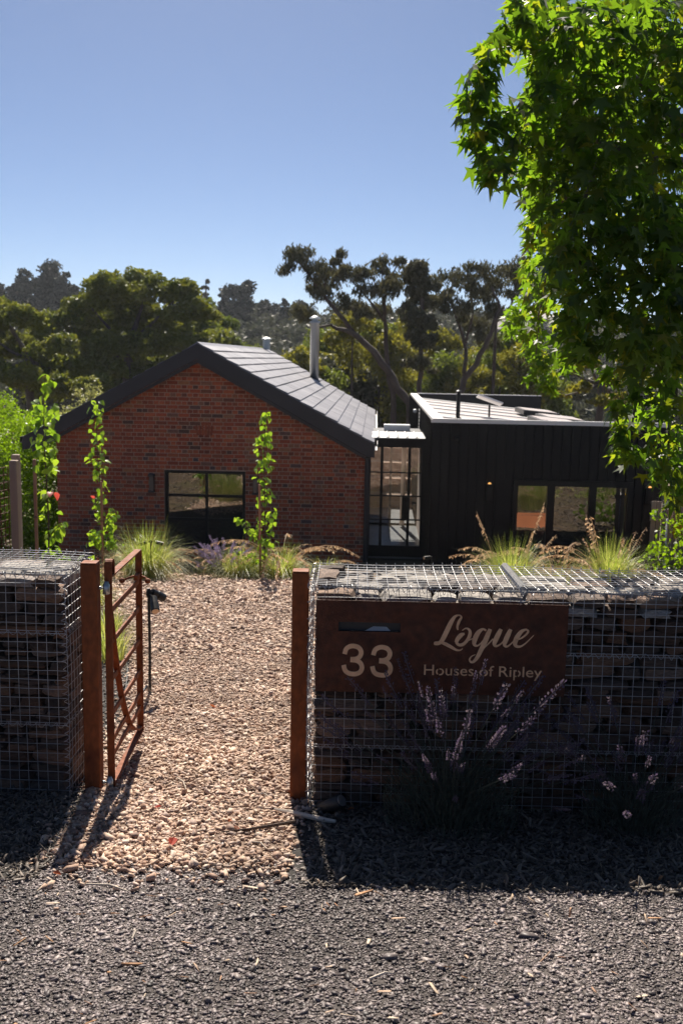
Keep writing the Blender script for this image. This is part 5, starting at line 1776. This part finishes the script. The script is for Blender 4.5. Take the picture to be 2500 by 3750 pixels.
back = [(x + random.uniform(-2, 2), y + 14, z - random.uniform(1.5, 4), r * 1.5) for x, y, z, r in WATTLE_A[::2] + WATTLE_B[::2]]
tree('bushland_tree', 'dark bushy tree behind the big wattle tree', 'tree', back, 190, 0.45, 0.24, M_WATTLE, M_BARK, flat=0.8, trunk_r=0.4)

# gum trees behind the houses
def spread(cl, k, f=1.25, dz=0.9):
    '''more tufts trailing below and between the clumps'''
    res = [(x, y, z, r * f) for x, y, z, r in cl]
    for (x, y, z, r) in cl:
        for _ in range(k):
            res.append((x + random.uniform(-1, 1) * r * 1.5, y + random.uniform(-1, 1) * r, z + random.uniform(-1.5, .4) * r * dz, r * random.uniform(.45, .85)))
    return res


GS = dict(per=300, L_=0.34, W_=0.09, mat=M_GUM, bark=M_GUMBARK, sub=(6, 0.5), flat=1.05, droop=1.3, under=1.0, shell=0.05)
tree('gum_tree', 'leaning gum tree with bare arching limb and sparse tufts over the flue', 'tree', spread(GUM_A, 1), lines=[LIMB_A, LIMB_A2, LIMB_A3], **GS)
tree('gum_tree', 'upright gum tree with several round tufts right of the flue', 'tree', spread(GUM_B, 1), lines=[LIMB_B, LIMB_B2, LIMB_B3], **GS)
tree('gum_tree', 'narrow dark columnar gum tree in the middle of the gum row', 'tree', spread(GUM_C, 2), lines=[LIMB_C], per=900, L_=0.3, W_=0.09, mat=M_GUM, bark=M_GUMBARK, sub=(6, 0.5), flat=1.0, droop=1.0, under=0.9, shell=0.1)
GD = dict(GS)
tree('gum_tree', 'forked gum tree with curved limbs above the black roof', 'tree', spread(GUM_D + GUM_E, 1), lines=[LIMB_D, LIMB_D2, LIMB_D3], **GS)
tree('gum_tree', 'thin pale stemmed gum tree beside the sweetgum foliage', 'tree', spread(GUM_F, 1), lines=[LIMB_F], **GS)
ulab = ['behind the flue', 'above the right end of the slate roof', 'low one left of the black roof corner', 'just above the slate roof by the flue foot', 'under the middle gum tufts', 'right of the columnar gum', 'below the forked gum', 'at the corner of the black roof', 'right of the forked limbs', 'highest one at the right', 'beside the sweetgum leaves', 'under the forked limb', 'on the roof line of the black pavilion', 'on the roof line left of the vent', 'on the roof line at the right', 'at the right end of the roof line', 'pale topped one under the arching limb', 'small pale one by the columnar gum', 'small dark one under the gum tufts', 'left of the flue foot', 'far right one behind the thin gum']
for i, ((x, y, z, r), lb) in enumerate(zip(UNDER, ulab)):
    cl = [(x, y, z, r)] + [(x + random.uniform(-1, 1) * r * 1.1, y + random.uniform(-1, 1) * r, z + random.uniform(-1.2, .35) * r, r * random.uniform(.5, .8)) for _ in range(4)]
    cl += [(x + random.uniform(-1, 1) * r, y + 1, z - r * (1.2 + k), r * 1.1) for k in range(2)]
    cl = [(a, b, c, d * 1.3) for a, b, c, d in cl]
    tree('bushland_tree', 'yellow olive bushy tree ' + lb, 'tree', cl, 330, 0.26, 0.12, M_UNDER if i % 3 else M_WATTLE2, M_BARK, group='bushy trees behind the two buildings', sub=(5, 0.5), flat=1.0, droop=0.7, under=0.9, shell=0.2, trunk_r=0.12)
tree('bushland_tree', 'yellow green bushy tree behind the right end of the black pavilion', 'tree', GREENR, 700, 0.2, 0.1, M_UNDER, M_BARK, sub=(5, 0.45), flat=0.75, droop=0.4, trunk_r=0.25)
cl = [(random.uniform(-9, 30), random.uniform(66, 84), random.uniform(-6, 0.5), random.uniform(1.6, 2.6)) for _ in range(70)]
w_ = crown('mid_woodland', None, cl, 150, 0.5, 0.26, M_WOOD, 0.8, 0.3, 0.2)
tag(w_, 'grey green scrub filling the valley behind the buildings', kind='stuff')

# bright hedge at the left of the brick house and the pale shrub over its roof
cl = []
for i in range(190):
    x = random.uniform(-9.8, -6.6)
    y = random.uniform(22.2, 25.5)
    top = 0.55 - 0.5 * abs(x + 8.6) * 0.75 + random.uniform(-.35, .1)
    z = random.uniform(-3.2, top)
    cl.append((x, y - 0.4, z, random.uniform(0.3, 0.55)))
tree('bright_hedge', 'tall bright yellow green leafy hedge at the left of the brick house', 'hedge', cl, 1900, 0.062, 0.042, M_HEDGE, M_STEM, flat=0.9, droop=0.5, under=0.6, trunk_r=0.07)
cl = [(-8.75 + random.uniform(-.9, 1.0), 34 + random.uniform(-.5, .5), random.uniform(-2.4, 0.1), random.uniform(.3, .5)) for _ in range(22)] + [(-8.6, 34, 0.45, .25), (-8.5, 34, 0.75, .14), (-9.1, 34, 0.25, .25), (-8.3, 34, .3, .25)]
tree('pale_shrub', 'pale yellow flecked airy shrub behind the left roof slope', 'shrub', cl, 620, 0.1, 0.055, M_PALE, M_STEM, flat=0.95, droop=0.2, under=0.8, trunk_r=0.06, shell=0.2)


# staked pear saplings
def pear_leaf(seed):
    r = random.Random(seed)
    out = [(0, 0), (0.18, 0.26), (0.42, 0.4), (0.7, 0.28), (1.0, 0.0)]
    cup, bend = r.uniform(0.12, 0.35), r.uniform(0.1, 0.5)
    vs_ = []
    for (l, w) in out:
        vs_.append((l, 0, -bend * l * l))
    for (l, w) in out[1:4]:
        vs_.append((l, w, cup * w - bend * l * l))
        vs_.append((l, -w, cup * w - bend * l * l))
    fs = [(0, 1, 5), (0, 6, 1), (1, 2, 7, 5), (1, 6, 8, 2), (2, 3, 9, 7), (2, 8, 10, 3), (3, 4, 9), (3, 10, 4)]
    mb = MB()
    mb.add(vs_, fs)
    return mb.mesh('leaf', M_PEAR, True)


PEARS = [pear_leaf(i) for i in range(5)]
PEAR_RED = PEARS[0].copy()
PEAR_RED.materials.clear()
PEAR_RED.materials.append(M_REDLEAF)


def leaf_at(parent, me, p, size, droop=0.6, facing=None):
    o = bpy.data.objects.new('leaf', me)
    a = random.uniform(0, 6.283)
    o.location = p
    o.scale = (size,) * 3
    o.rotation_euler = (random.uniform(-.9, .9), random.uniform(0.1, 0.5 + droop), a)
    return link(o, parent)


def sapling(label, x, y, h, profile, n, leaf, lean, shoots, reds=()):
    zg = float(ground_z(x, y))
    t = thing('pear_sapling', label, 'sapling', (x, y, zg), 0, 'staked pear saplings before the brick house')
    stem = lambda u: (lean * u + 0.03 * math.sin(u * 6), 0.02 * math.sin(u * 4), h * u)
    mb = MB()
    mb.tube([stem(i / 12) for i in range(13)], [0.018 * (1 - 0.8 * i / 12) for i in range(13)], 6)
    for (u0, dx, dz) in shoots:
        b = stem(u0)
        mb.tube([b, (b[0] + dx * .5, b[1] - .05, b[2] + dz * .6), (b[0] + dx, b[1] - .08, b[2] + dz)], [0.008, 0.006, 0.003], 5)
    mb.build('trunk', M_STEM, t, True)
    tot = sum(w for _, _, w, _ in profile)
    for (ua, ub, wgt, rad_) in profile:
        for _ in range(int(n * wgt / tot)):
            u = random.uniform(ua, ub)
            c = stem(u)
            a = random.uniform(0, 6.283)
            q = rad_ * math.sqrt(random.uniform(0.04, 1))
            leaf_at(t, random.choice(PEARS), (c[0] + math.cos(a) * q, c[1] + math.sin(a) * q, c[2]), leaf * random.uniform(.7, 1.2))
    for (u0, dx, dz) in shoots:
        b = stem(u0)
        for _ in range(int(15 + 40 * abs(dx))):
            v = random.uniform(0.25, 1.05)
            leaf_at(t, random.choice(PEARS), (b[0] + dx * v + random.uniform(-.08, .08), b[1] - .05 + random.uniform(-.08, .08), b[2] + dz * v + random.uniform(-.08, .08)), leaf * random.uniform(.7, 1.15))
    for (u0, dx) in reds:
        c = stem(u0)
        leaf_at(t, PEAR_RED, (c[0] + dx, c[1] - .05, c[2]), leaf)
    return t


def stake(label, x, y, h, lean=0.0):
    zg = float(ground_z(x, y)) - 0.1
    t = thing('garden_stake', label, 'stake', (x, y, zg), 0, 'timber stakes tied to the saplings')
    mb = MB()
    mb.bbox(-0.019, 0.019, -0.019, 0.019, 0, h, 0.003, mat=Matrix.Rotation(lean, 4, 'Y'))
    mb.build('shaft', M_STAKE, t)
    mb = MB()
    zt = h * 0.62
    mb.tube([(0.02 + zt * math.sin(lean), -0.022, zt), (0.0 + zt * math.sin(lean), -0.03, zt + .01), (-0.03 + zt * math.sin(lean), -0.01, zt), (0.05, 0.03, zt - .01), (0.09, 0.03, zt)], 0.006, 5)
    mb.build('tie', M_HOSE, t)


sapling('pear sapling nearest the left edge, with spreading low leafy shoots', -3.93, 13.0, 3.05, [(0.0, 0.12, 2.0, 0.22), (0.16, 0.34, .8, 0.1), (0.34, 0.5, .8, 0.12), (0.58, 0.72, 2.0, 0.16), (0.72, 0.88, 3.2, 0.2), (0.88, 1.0, 1.0, 0.13)], 150, 0.115, 0.08, [(0.06, 0.55, 0.42), (0.05, -0.32, 0.25), (0.1, 0.3, 0.3), (0.03, 0.35, 0.1), (0.28, 0.16, 0.2)], [(0.49, 0.12), (0.49, 0.06)])
sapling('slim pear sapling in the middle of the left trio, before the brick wall', -4.02, 16.5, 3.0, [(0.0, 0.12, .5, 0.12), (0.2, 0.36, 2.6, 0.2), (0.36, 0.52, 1.4, 0.15), (0.52, 0.8, 3.0, 0.15), (0.8, 1.0, 1.6, 0.12)], 190, 0.105, -0.03, [(0.2, 0.25, 0.0), (0.28, 0.22, 0.35), (0.2, -0.2, 0.1)], [(0.12, -0.06), (0.47, -0.16)])
sapling('pear sapling standing right of the brick house window, with side shoots', -1.36, 17.0, 2.9, [(0.12, 0.3, 0.9, 0.12), (0.3, 0.5, 1.6, 0.17), (0.5, 0.62, 1.0, 0.14), (0.64, 0.86, 2.6, 0.16), (0.86, 1.0, 1.0, 0.09)], 180, 0.102, 0.06, [(0.2, -0.42, 0.42), (0.1, -0.42, 0.2), (0.2, 0.1, 0.1)])
stake('timber stake beside the left edge sapling', -4.02, 12.95, 2.02, 0.0)
stake('timber stake beside the slim middle sapling', -3.99, 16.4, 1.75, 0.0)
stake('timber stake beside the sapling right of the window', -1.385, 16.93, 1.75, -0.015)


# grass tussocks
def blades(n, r0, h, spread, w, zr_=(0.0, 1.0)):
    """arching tapered blades: 3 quads each"""
    a = rng.uniform(0, 2 * PI, n)
    L_ = h * rng.uniform(0.55, 1.15, n)
    out = spread * rng.uniform(0.05, 1.0, n) ** 0.8
    b0 = np.stack([np.cos(a), np.sin(a)], -1) * (r0 * rng.uniform(0, 1, n) ** 0.5)[:, None]
    dirv = np.stack([np.cos(a + rng.normal(0, .35, n)), np.sin(a + rng.normal(0, .35, n))], -1)
    rows = []
    for u in (0.0, 0.35, 0.7, 1.0):
        ang_ = out * u
        hor = L_ * (u * np.sin(ang_ * 0.75))
        ver = L_ * (u * np.cos(ang_ * 0.95) - 0.12 * u ** 3 * out)
        c = np.concatenate([b0 + dirv * hor[:, None], ver[:, None]], 1)
        side = np.stack([-dirv[:, 1], dirv[:, 0], np.zeros(n)], -1)
        ww = w * (1 - u * 0.88)
        rows += [c - side * ww / 2, c + side * ww / 2]
    V = np.stack(rows, 1)
    base = np.array([(0, 1, 3, 2), (2, 3, 5, 4), (4, 5, 7, 6)])
    F = base[None] + (np.arange(n) * 8)[:, None, None]
    return V.reshape(-1, 3), F.reshape(-1, 4), np.clip(rng.uniform(0, 1, n) * 0.6 + 0.4 * (out / max(spread, .01)) * rng.uniform(.4, 1.2, n), 0, 1)


def seed_stalk_mesh(seed, L_, bend, plume):
    r = random.Random(seed)
    mb = MB()
    pts = []
    for i in range(9):
        u = i / 8
        ang_ = bend * u
        pts.append((L_ * u * math.sin(ang_ * .6), 0, L_ * u * math.cos(ang_ * .8)))
    mb.tube(pts, [0.0045 * (1 - .6 * i / 8) for i in range(9)], 4, 0.8)
    for k in range(plume):
        u = 0.66 + 0.34 * k / plume
        i = min(7, int(u * 8))
        f = u * 8 - i
        p = Vector(pts[i]).lerp(Vector(pts[i + 1]), f)
        d = Vector((r.uniform(-.4, .9), r.uniform(-.8, .8), -r.uniform(.2, .9))).normalized()
        ln = r.uniform(.03, .075) * (1.3 - u * .6)
        s_ = d.orthogonal().normalized() * 0.0065
        q = p + d * ln
        mb.add([p, p.lerp(q, .6) + s_, q, p.lerp(q, .6) - s_], [(0, 1, 2, 3)], r.random())
    return mb.mesh('seed_stalk', M_STRAW)


STALKS = [seed_stalk_mesh(i, random.uniform(.75, 1.0), random.uniform(.7, 1.5), 34) for i in range(6)]
UPRIGHT = [seed_stalk_mesh(20 + i, random.uniform(.8, 1.0), random.uniform(.1, .45), 30) for i in range(4)]


def tussock(label, x, y, h, n, stalks, upright=0, spread=1.25, r0=0.2, w=0.011, sl=1.0):
    t = thing('grass_tussock', label, 'ornamental grass', (x, y, float(ground_z(x, y)) - 0.02), 0, 'ornamental grass tussocks in the beds')
    h *= 1.15
    n = int(n * 1.25)
    V, F, r = blades(n, r0, h, spread, w)
    np_obj('blades', V, F, M_GRASS, np.repeat(r, 8), t)
    V, F, r = blades(n // 3, r0 * 1.3, h * 0.75, spread * 1.35, w * 0.8)
    np_obj('dry_blades', V, F, M_GRASS, np.repeat(np.clip(0.6 + 0.4 * r, 0, 1), 8), t)
    for k in range(stalks):
        o = bpy.data.objects.new('seed_stalk', random.choice(UPRIGHT if k < upright else STALKS))
        a = random.uniform(0, 6.283) if k % 3 else random.choice((random.uniform(-.7, .7), PI + random.uniform(-.7, .7)))
        o.location = (math.cos(a) * r0 * .5, math.sin(a) * r0 * .5, 0.02)
        o.rotation_euler = (0, random.uniform(0, .35), a)
        s = sl * random.uniform(.8, 1.2)
        o.scale = (s, s, s)
        link(o, t)
    return t


tussock('broad bright green tussock behind the gate, left of the brick house window', -3.3, 16.6, 0.85, 900, 9, 0, 1.35, 0.3, 0.012, 1.15)
tussock('pale low tussock with catmint beside the sapling right of the window', -1.72, 17.1, 0.56, 750, 10, 0, 1.5, 0.3, 0.012, 1.2)
tussock('loose straw coloured tussock at the foot of the sapling right of the window', -1.05, 17.1, 0.6, 460, 18, 0, 1.5, 0.25, 0.012, 1.4)
tussock('dry rust coloured grass clump before the brick house window', -2.35, 17.7, 0.45, 200, 30, 0, 1.6, 0.3, 0.01, .8)
tussock('dry reddish grass clump between the two left saplings', -4.1, 15.2, 0.4, 160, 20, 0, 1.5, 0.25, 0.01, .75)
tussock('grass clump at the foot of the left edge sapling', -4.3, 13.5, 0.55, 380, 6, 0, 1.4, 0.25, 0.01, .8)
tussock('pale grass clump at the far left behind the wall basket', -3.3, 12.8, 0.42, 300, 2, 0, 1.4, 0.2, 0.01, .6)
tussock('pale green tussock before the left end of the black pavilion window', 2.68, 15.3, 0.8, 1000, 18, 4, 1.4, 0.26, 0.011, 1.3)
tussock('upright green tussock before the right end of the black pavilion window', 4.22, 15.3, 0.84, 900, 20, 7, 1.2, 0.24, 0.011, 1.3)
tussock('arching dry tussock between the two green ones before the pavilion', 3.5, 15.7, 0.55, 260, 12, 0, 1.5, 0.2, 0.011, 1.4)
tussock('dry tussock with drooping seed heads before the right brick corner', -0.3, 17.6, 0.4, 180, 9, 0, 1.6, 0.2, 0.011, .7)
tussock('narrow grass clump glimpsed between the left gate post and the gate', -2.06, 8.7, 0.42, 170, 0, 0, 0.8, 0.14, 0.008)
tussock('low grass clump further up the left edge of the path', -2.5, 10.4, 0.3, 200, 0, 0, 1.0, 0.16, 0.008)
tussock('small green clump at the far right edge of the path', -0.25, 17.0, 0.3, 300, 3, 0, 1.2, 0.2, 0.01, .6)
# low planting on the bank behind the sign wall (it is what the windows mirror)
cl = []
for i in range(380):
    y = random.uniform(6.6, 14.5)
    x = random.uniform(max(0.9, 2.6 - 0.02 * y) if y < 13 else 1.4, 7.5)
    r_ = random.uniform(.12, .3)
    cl.append((x, y, float(ground_z(x, y)) + r_ * .25, r_))
gc = crown('ground_cover', None, cl, 420, 0.1, 0.03, M_GRASS, 0.8, -0.6, 0.1, 0.3)
P_m = scatter(0.8, 7.5, 6.3, 19.5, 12000)
P_m = P_m[~in_poly(P_m, PATH)]
tag(chips('bark_mulch', P_m, np.clip(rng.lognormal(math.log(0.035), 0.4, len(P_m)), 0.015, 0.07), (1.6, 4.2), (0.2, 0.5), M_MULCH, 0.0, 0.7), 'dark chipped bark mulch on the bank behind the sign wall')
tag(gc, 'low grey green planting on the bank behind the sign wall', kind='stuff')
# small shrub of the pale wormwood kind and climbing leaves at the right fence
cl = [(6.0 + random.uniform(-.5, 1.3), 17.4 + random.uniform(-.3, .3), random.uniform(-2.3, -0.75), random.uniform(.14, .3)) for _ in range(26)]
tree('fence_shrub', 'loose green shrub growing before the paling fence', 'shrub', cl, 900, 0.09, 0.06, M_HEDGE, M_STEM, flat=0.85, droop=0.4, under=0.7, trunk_r=0.03)


# lavender and catmint
def spike_mesh(seed, mat):
    r = random.Random(seed)
    mb = MB()
    for k in range(44):
        u = (k + r.random()) / 44
        a = r.uniform(0, 6.283)
        rr = 0.0065 * (1 - 0.6 * u) + 0.0015
        p = Vector((math.cos(a) * rr, math.sin(a) * rr, 0.115 * u))
        d = Vector((math.cos(a), math.sin(a), 0.7)).normalized()
        s_ = d.orthogonal().normalized() * 0.0035
        q = p + d * r.uniform(.007, .012)
        mb.add([p, p.lerp(q, .55) + s_, q, p.lerp(q, .55) - s_], [(0, 1, 2, 3)], r.random())
    mb.tube([(0, 0, 0), (0, 0, 0.112)], 0.0025, 4, 0.9)
    return mb.mesh('flower_spike', mat)


SPIKES = [spike_mesh(i, M_LAV) for i in range(6)]
SPIKESB = [spike_mesh(40 + i, M_LAVBLUE) for i in range(3)]


def lavender(label, x, y, h, n, lean_y, wide, spikes, leafn, size=1.0, name='lavender_bush'):
    zg = float(ground_z(x, y)) - 0.01
    t = thing(name, label, 'lavender', (x, y, zg))
    mb = MB()
    for i in range(n):
        a = random.uniform(0, 6.283)
        q = random.uniform(.1, 1) ** .6
        tx, ty = math.cos(a) * wide * q, math.sin(a) * wide * q * .7 + lean_y * q
        if i % 5 == 0 and lean_y < 0:
            ty -= random.uniform(.12, .34)
        hh = h * random.uniform(.5, 1.0) * (1 - .3 * q * q)
        p0 = (math.cos(a) * .06, math.sin(a) * .06, 0)
        p1 = (tx * .45, ty * .45, hh * .6)
        p2 = (tx, ty, hh)
        mb.tube([p0, p1, p2], [0.0022, 0.0016, 0.0011], 4, random.random(), caps=False)
        o = bpy.data.objects.new('flower_spike', random.choice(spikes))
        o.location = p2
        d = Vector(p2) - Vector(p1)
        o.rotation_euler = d.to_track_quat('Z', 'Y').to_euler()
        s = random.uniform(.6, 1.4) * size
        o.scale = (s, s, s * random.uniform(.9, 1.3))
        link(o, t)
    mb.build('stems', M_LAVLEAF, t)
    # narrow grey leaves low in the bush
    a = rng.uniform(0, 2 * PI, leafn)
    q = rng.uniform(0, 1, leafn) ** .6
    P = np.stack([np.cos(a) * wide * .6 * q, np.sin(a) * wide * .5 * q + lean_y * .4 * q, h * rng.uniform(0.02, .5, leafn) * (1 - .4 * q)], -1)
    D = np.stack([np.cos(a) * .5 * q, np.sin(a) * .5 * q, np.ones(leafn)], -1) + rand_unit(leafn) * .45
    V, F = leaf_quads(P, D, 0.045 * size, 0.005 * size)
    np_obj('foliage', V, F, M_LAVLEAF, np.repeat(rng.uniform(0, 1, leafn), 4), t)
    return t


lavender('grey purple lavender bush in front of the number sign', 0.54, 4.46, 0.79, 110, -0.05, 0.54, SPIKES, 3800)
lavender('shaded lavender bush at the right, farther from the number sign', 1.42, 4.46, 0.66, 80, -0.03, 0.45, SPIKES, 2000)
lavender('bluish purple catmint in the pale tussock before the window', -2.05, 17.1, 0.6, 60, -0.1, 0.42, SPIKESB, 500, 1.7, 'catmint_plant')
lavender('sprig of lavender peeping over the basket wall in front of the pavilion', 0.72, 5.75, 0.86, 14, 0.0, 0.2, SPIKES, 120)


# sweetgum tree reaching in from the right
def star_leaf(seed, mat):
    r = random.Random(seed)
    tips = [(0, 1.0), (58, .86), (-58, .86), (118, .5), (-118, .5)]
    ring = []
    order = [(-118, .5), (-88, .3), (-58, .86), (-29, .34), (0, 1.0), (29, .34), (58, .86), (88, .3), (118, .5)]
    cup, dr = r.uniform(-.05, .22), r.uniform(.1, .55)
    vs_ = [(0, 0, 0), (-0.12, 0, 0.02)]
    for (a, l) in order:
        a_ = rad(a + r.uniform(-5, 5))
        l *= r.uniform(.9, 1.1)
        x, y = math.cos(a_) * l, math.sin(a_) * l
        vs_.append((x, y, cup * abs(y) - dr * l * l * 0.5 + r.uniform(-.03, .03)))
    n = len(order)
    fs = [(0, 2 + i, 3 + i) for i in range(n - 1)] + [(0, 1, 2), (0, n + 1, 1)]
    return [Vector(v) * 0.5 for v in vs_], fs


STARS = [star_leaf(i, None) for i in range(8)]


def star_mesh(i, mat):
    mb = MB()
    mb.add(*STARS[i])
    return mb.mesh('leaf', mat)


lq = thing('sweetgum_tree', 'sweetgum tree with star shaped leaves overhanging the wall at the right', 'tree', (3.13, 6.35, float(ground_z(3.13, 6.35)) - 0.1))
off = Vector(lq.location)
trunk = [(3.13, 6.35, off.z, .2), (3.05, 6.4, 1.3, .16), (2.95, 6.3, 3.1, .13), (2.85, 6.3, 5.2, .08)]
lqlines = [trunk, LIQB1, LIQB2, LIQB3, LIQB4, LIQB5, LIQB6]
limbs(lq, [[(p[0] - off.x, p[1] - off.y, p[2] - off.z, p[3] * (1.0 if i == 0 else .9)) for p in ln] for i, ln in enumerate(lqlines)], M_BARK)
pts = []
for (x, y, z, r) in LIQ:
    n = int(12 + 2100 * r * r)
    for _ in range(n):
        u = rand_unit(1)[0]
        rr = r * random.uniform(.2, 1.0) ** .5 * random.choice((.8, 1.0, 1.0, 1.1, 1.4))
        pts.append((x + u[0] * rr, y + u[1] * rr * 1.6, z + u[2] * rr * 1.05, u))
for _ in range(4200):      # the rest of the crown, above and beside the photo
    u = rand_unit(1)[0]
    q = random.random() ** .4
    x, y, z = 3.0 + u[0] * 1.9 * q, 6.4 + u[1] * 1.7 * q, 5.3 + u[2] * 1.9 * q
    if (z - 1.6) / y < 0.36 and x / y < 0.37:
        continue
    pts.append((x, y, z, u))
recs = []
for (x, y, z, u) in pts:
    s = random.uniform(.055, .155) * (1.0 if random.random() > .04 else 1.3)
    out = Vector((u[0], u[1], 0)) + Vector((random.uniform(-1, 1), random.uniform(-1, 1), 0)) * .9
    if out.length < .01:
        out = Vector((1, 0, 0))
    out.normalize()
    tip = (out * random.uniform(.2, .9) + Vector((0, 0, -random.uniform(.15, 1.1)))).normalized()
    nrm = (out * random.uniform(.1, .8) + Vector((0, 0, random.uniform(.4, 1.0))) + Vector(rand_unit(1)[0]) * .35)
    nrm = (nrm - tip * nrm.dot(tip)).normalized()
    side = nrm.cross(tip)
    recs.append((Vector((x, y, z)), s, Matrix((tip, side, nrm)).transposed()))
# the leaves that show largest: near the camera side of the crown and inside the photo
def big(rc):
    p = rc[0]
    xi = p.x / p.y
    return (rc[1] / p.y) * (1.0 if xi < 0.345 and -0.05 < (p.z - 1.6) / p.y < 0.36 else 0.2)
recs.sort(key=big, reverse=True)
LM = [star_mesh(i, M_LIQ) for i in range(8)]
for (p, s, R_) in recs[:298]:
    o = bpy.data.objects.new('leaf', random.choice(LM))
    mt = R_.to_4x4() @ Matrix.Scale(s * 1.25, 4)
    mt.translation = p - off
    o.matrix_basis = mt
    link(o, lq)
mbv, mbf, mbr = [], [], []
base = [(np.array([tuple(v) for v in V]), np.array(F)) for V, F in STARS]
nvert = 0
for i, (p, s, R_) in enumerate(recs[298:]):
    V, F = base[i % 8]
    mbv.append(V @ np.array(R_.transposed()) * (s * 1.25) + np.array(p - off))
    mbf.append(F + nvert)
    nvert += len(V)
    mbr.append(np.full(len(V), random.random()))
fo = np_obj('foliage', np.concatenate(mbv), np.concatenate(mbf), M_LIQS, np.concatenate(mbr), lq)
fo['kind'] = 'stuff'

# ------------------------------------------------------------------ air over the valley
mb = MB()
mb.box(-1100, 1100, -90, 1900, -16, 42)
m_ = bpy.data.materials.new('valley_air')
m_.use_nodes = True
nt_ = m_.node_tree
nt_.nodes.remove(nt_.nodes['Principled BSDF'])
pv = nt_.nodes.new('ShaderNodeVolumePrincipled')
pv.inputs['Color'].default_value = (0.86, 0.92, 1.0, 1)
pv.inputs['Density'].default_value = 0.0002
pv.inputs['Anisotropy'].default_value = 0.3
nt_.links.new(pv.outputs[0], nt_.nodes['Material Output'].inputs['Volume'])
tag(mb.build('haze', m_), kind='stuff')
cy.volume_bounces = 0

bpy.context.view_layer.update()
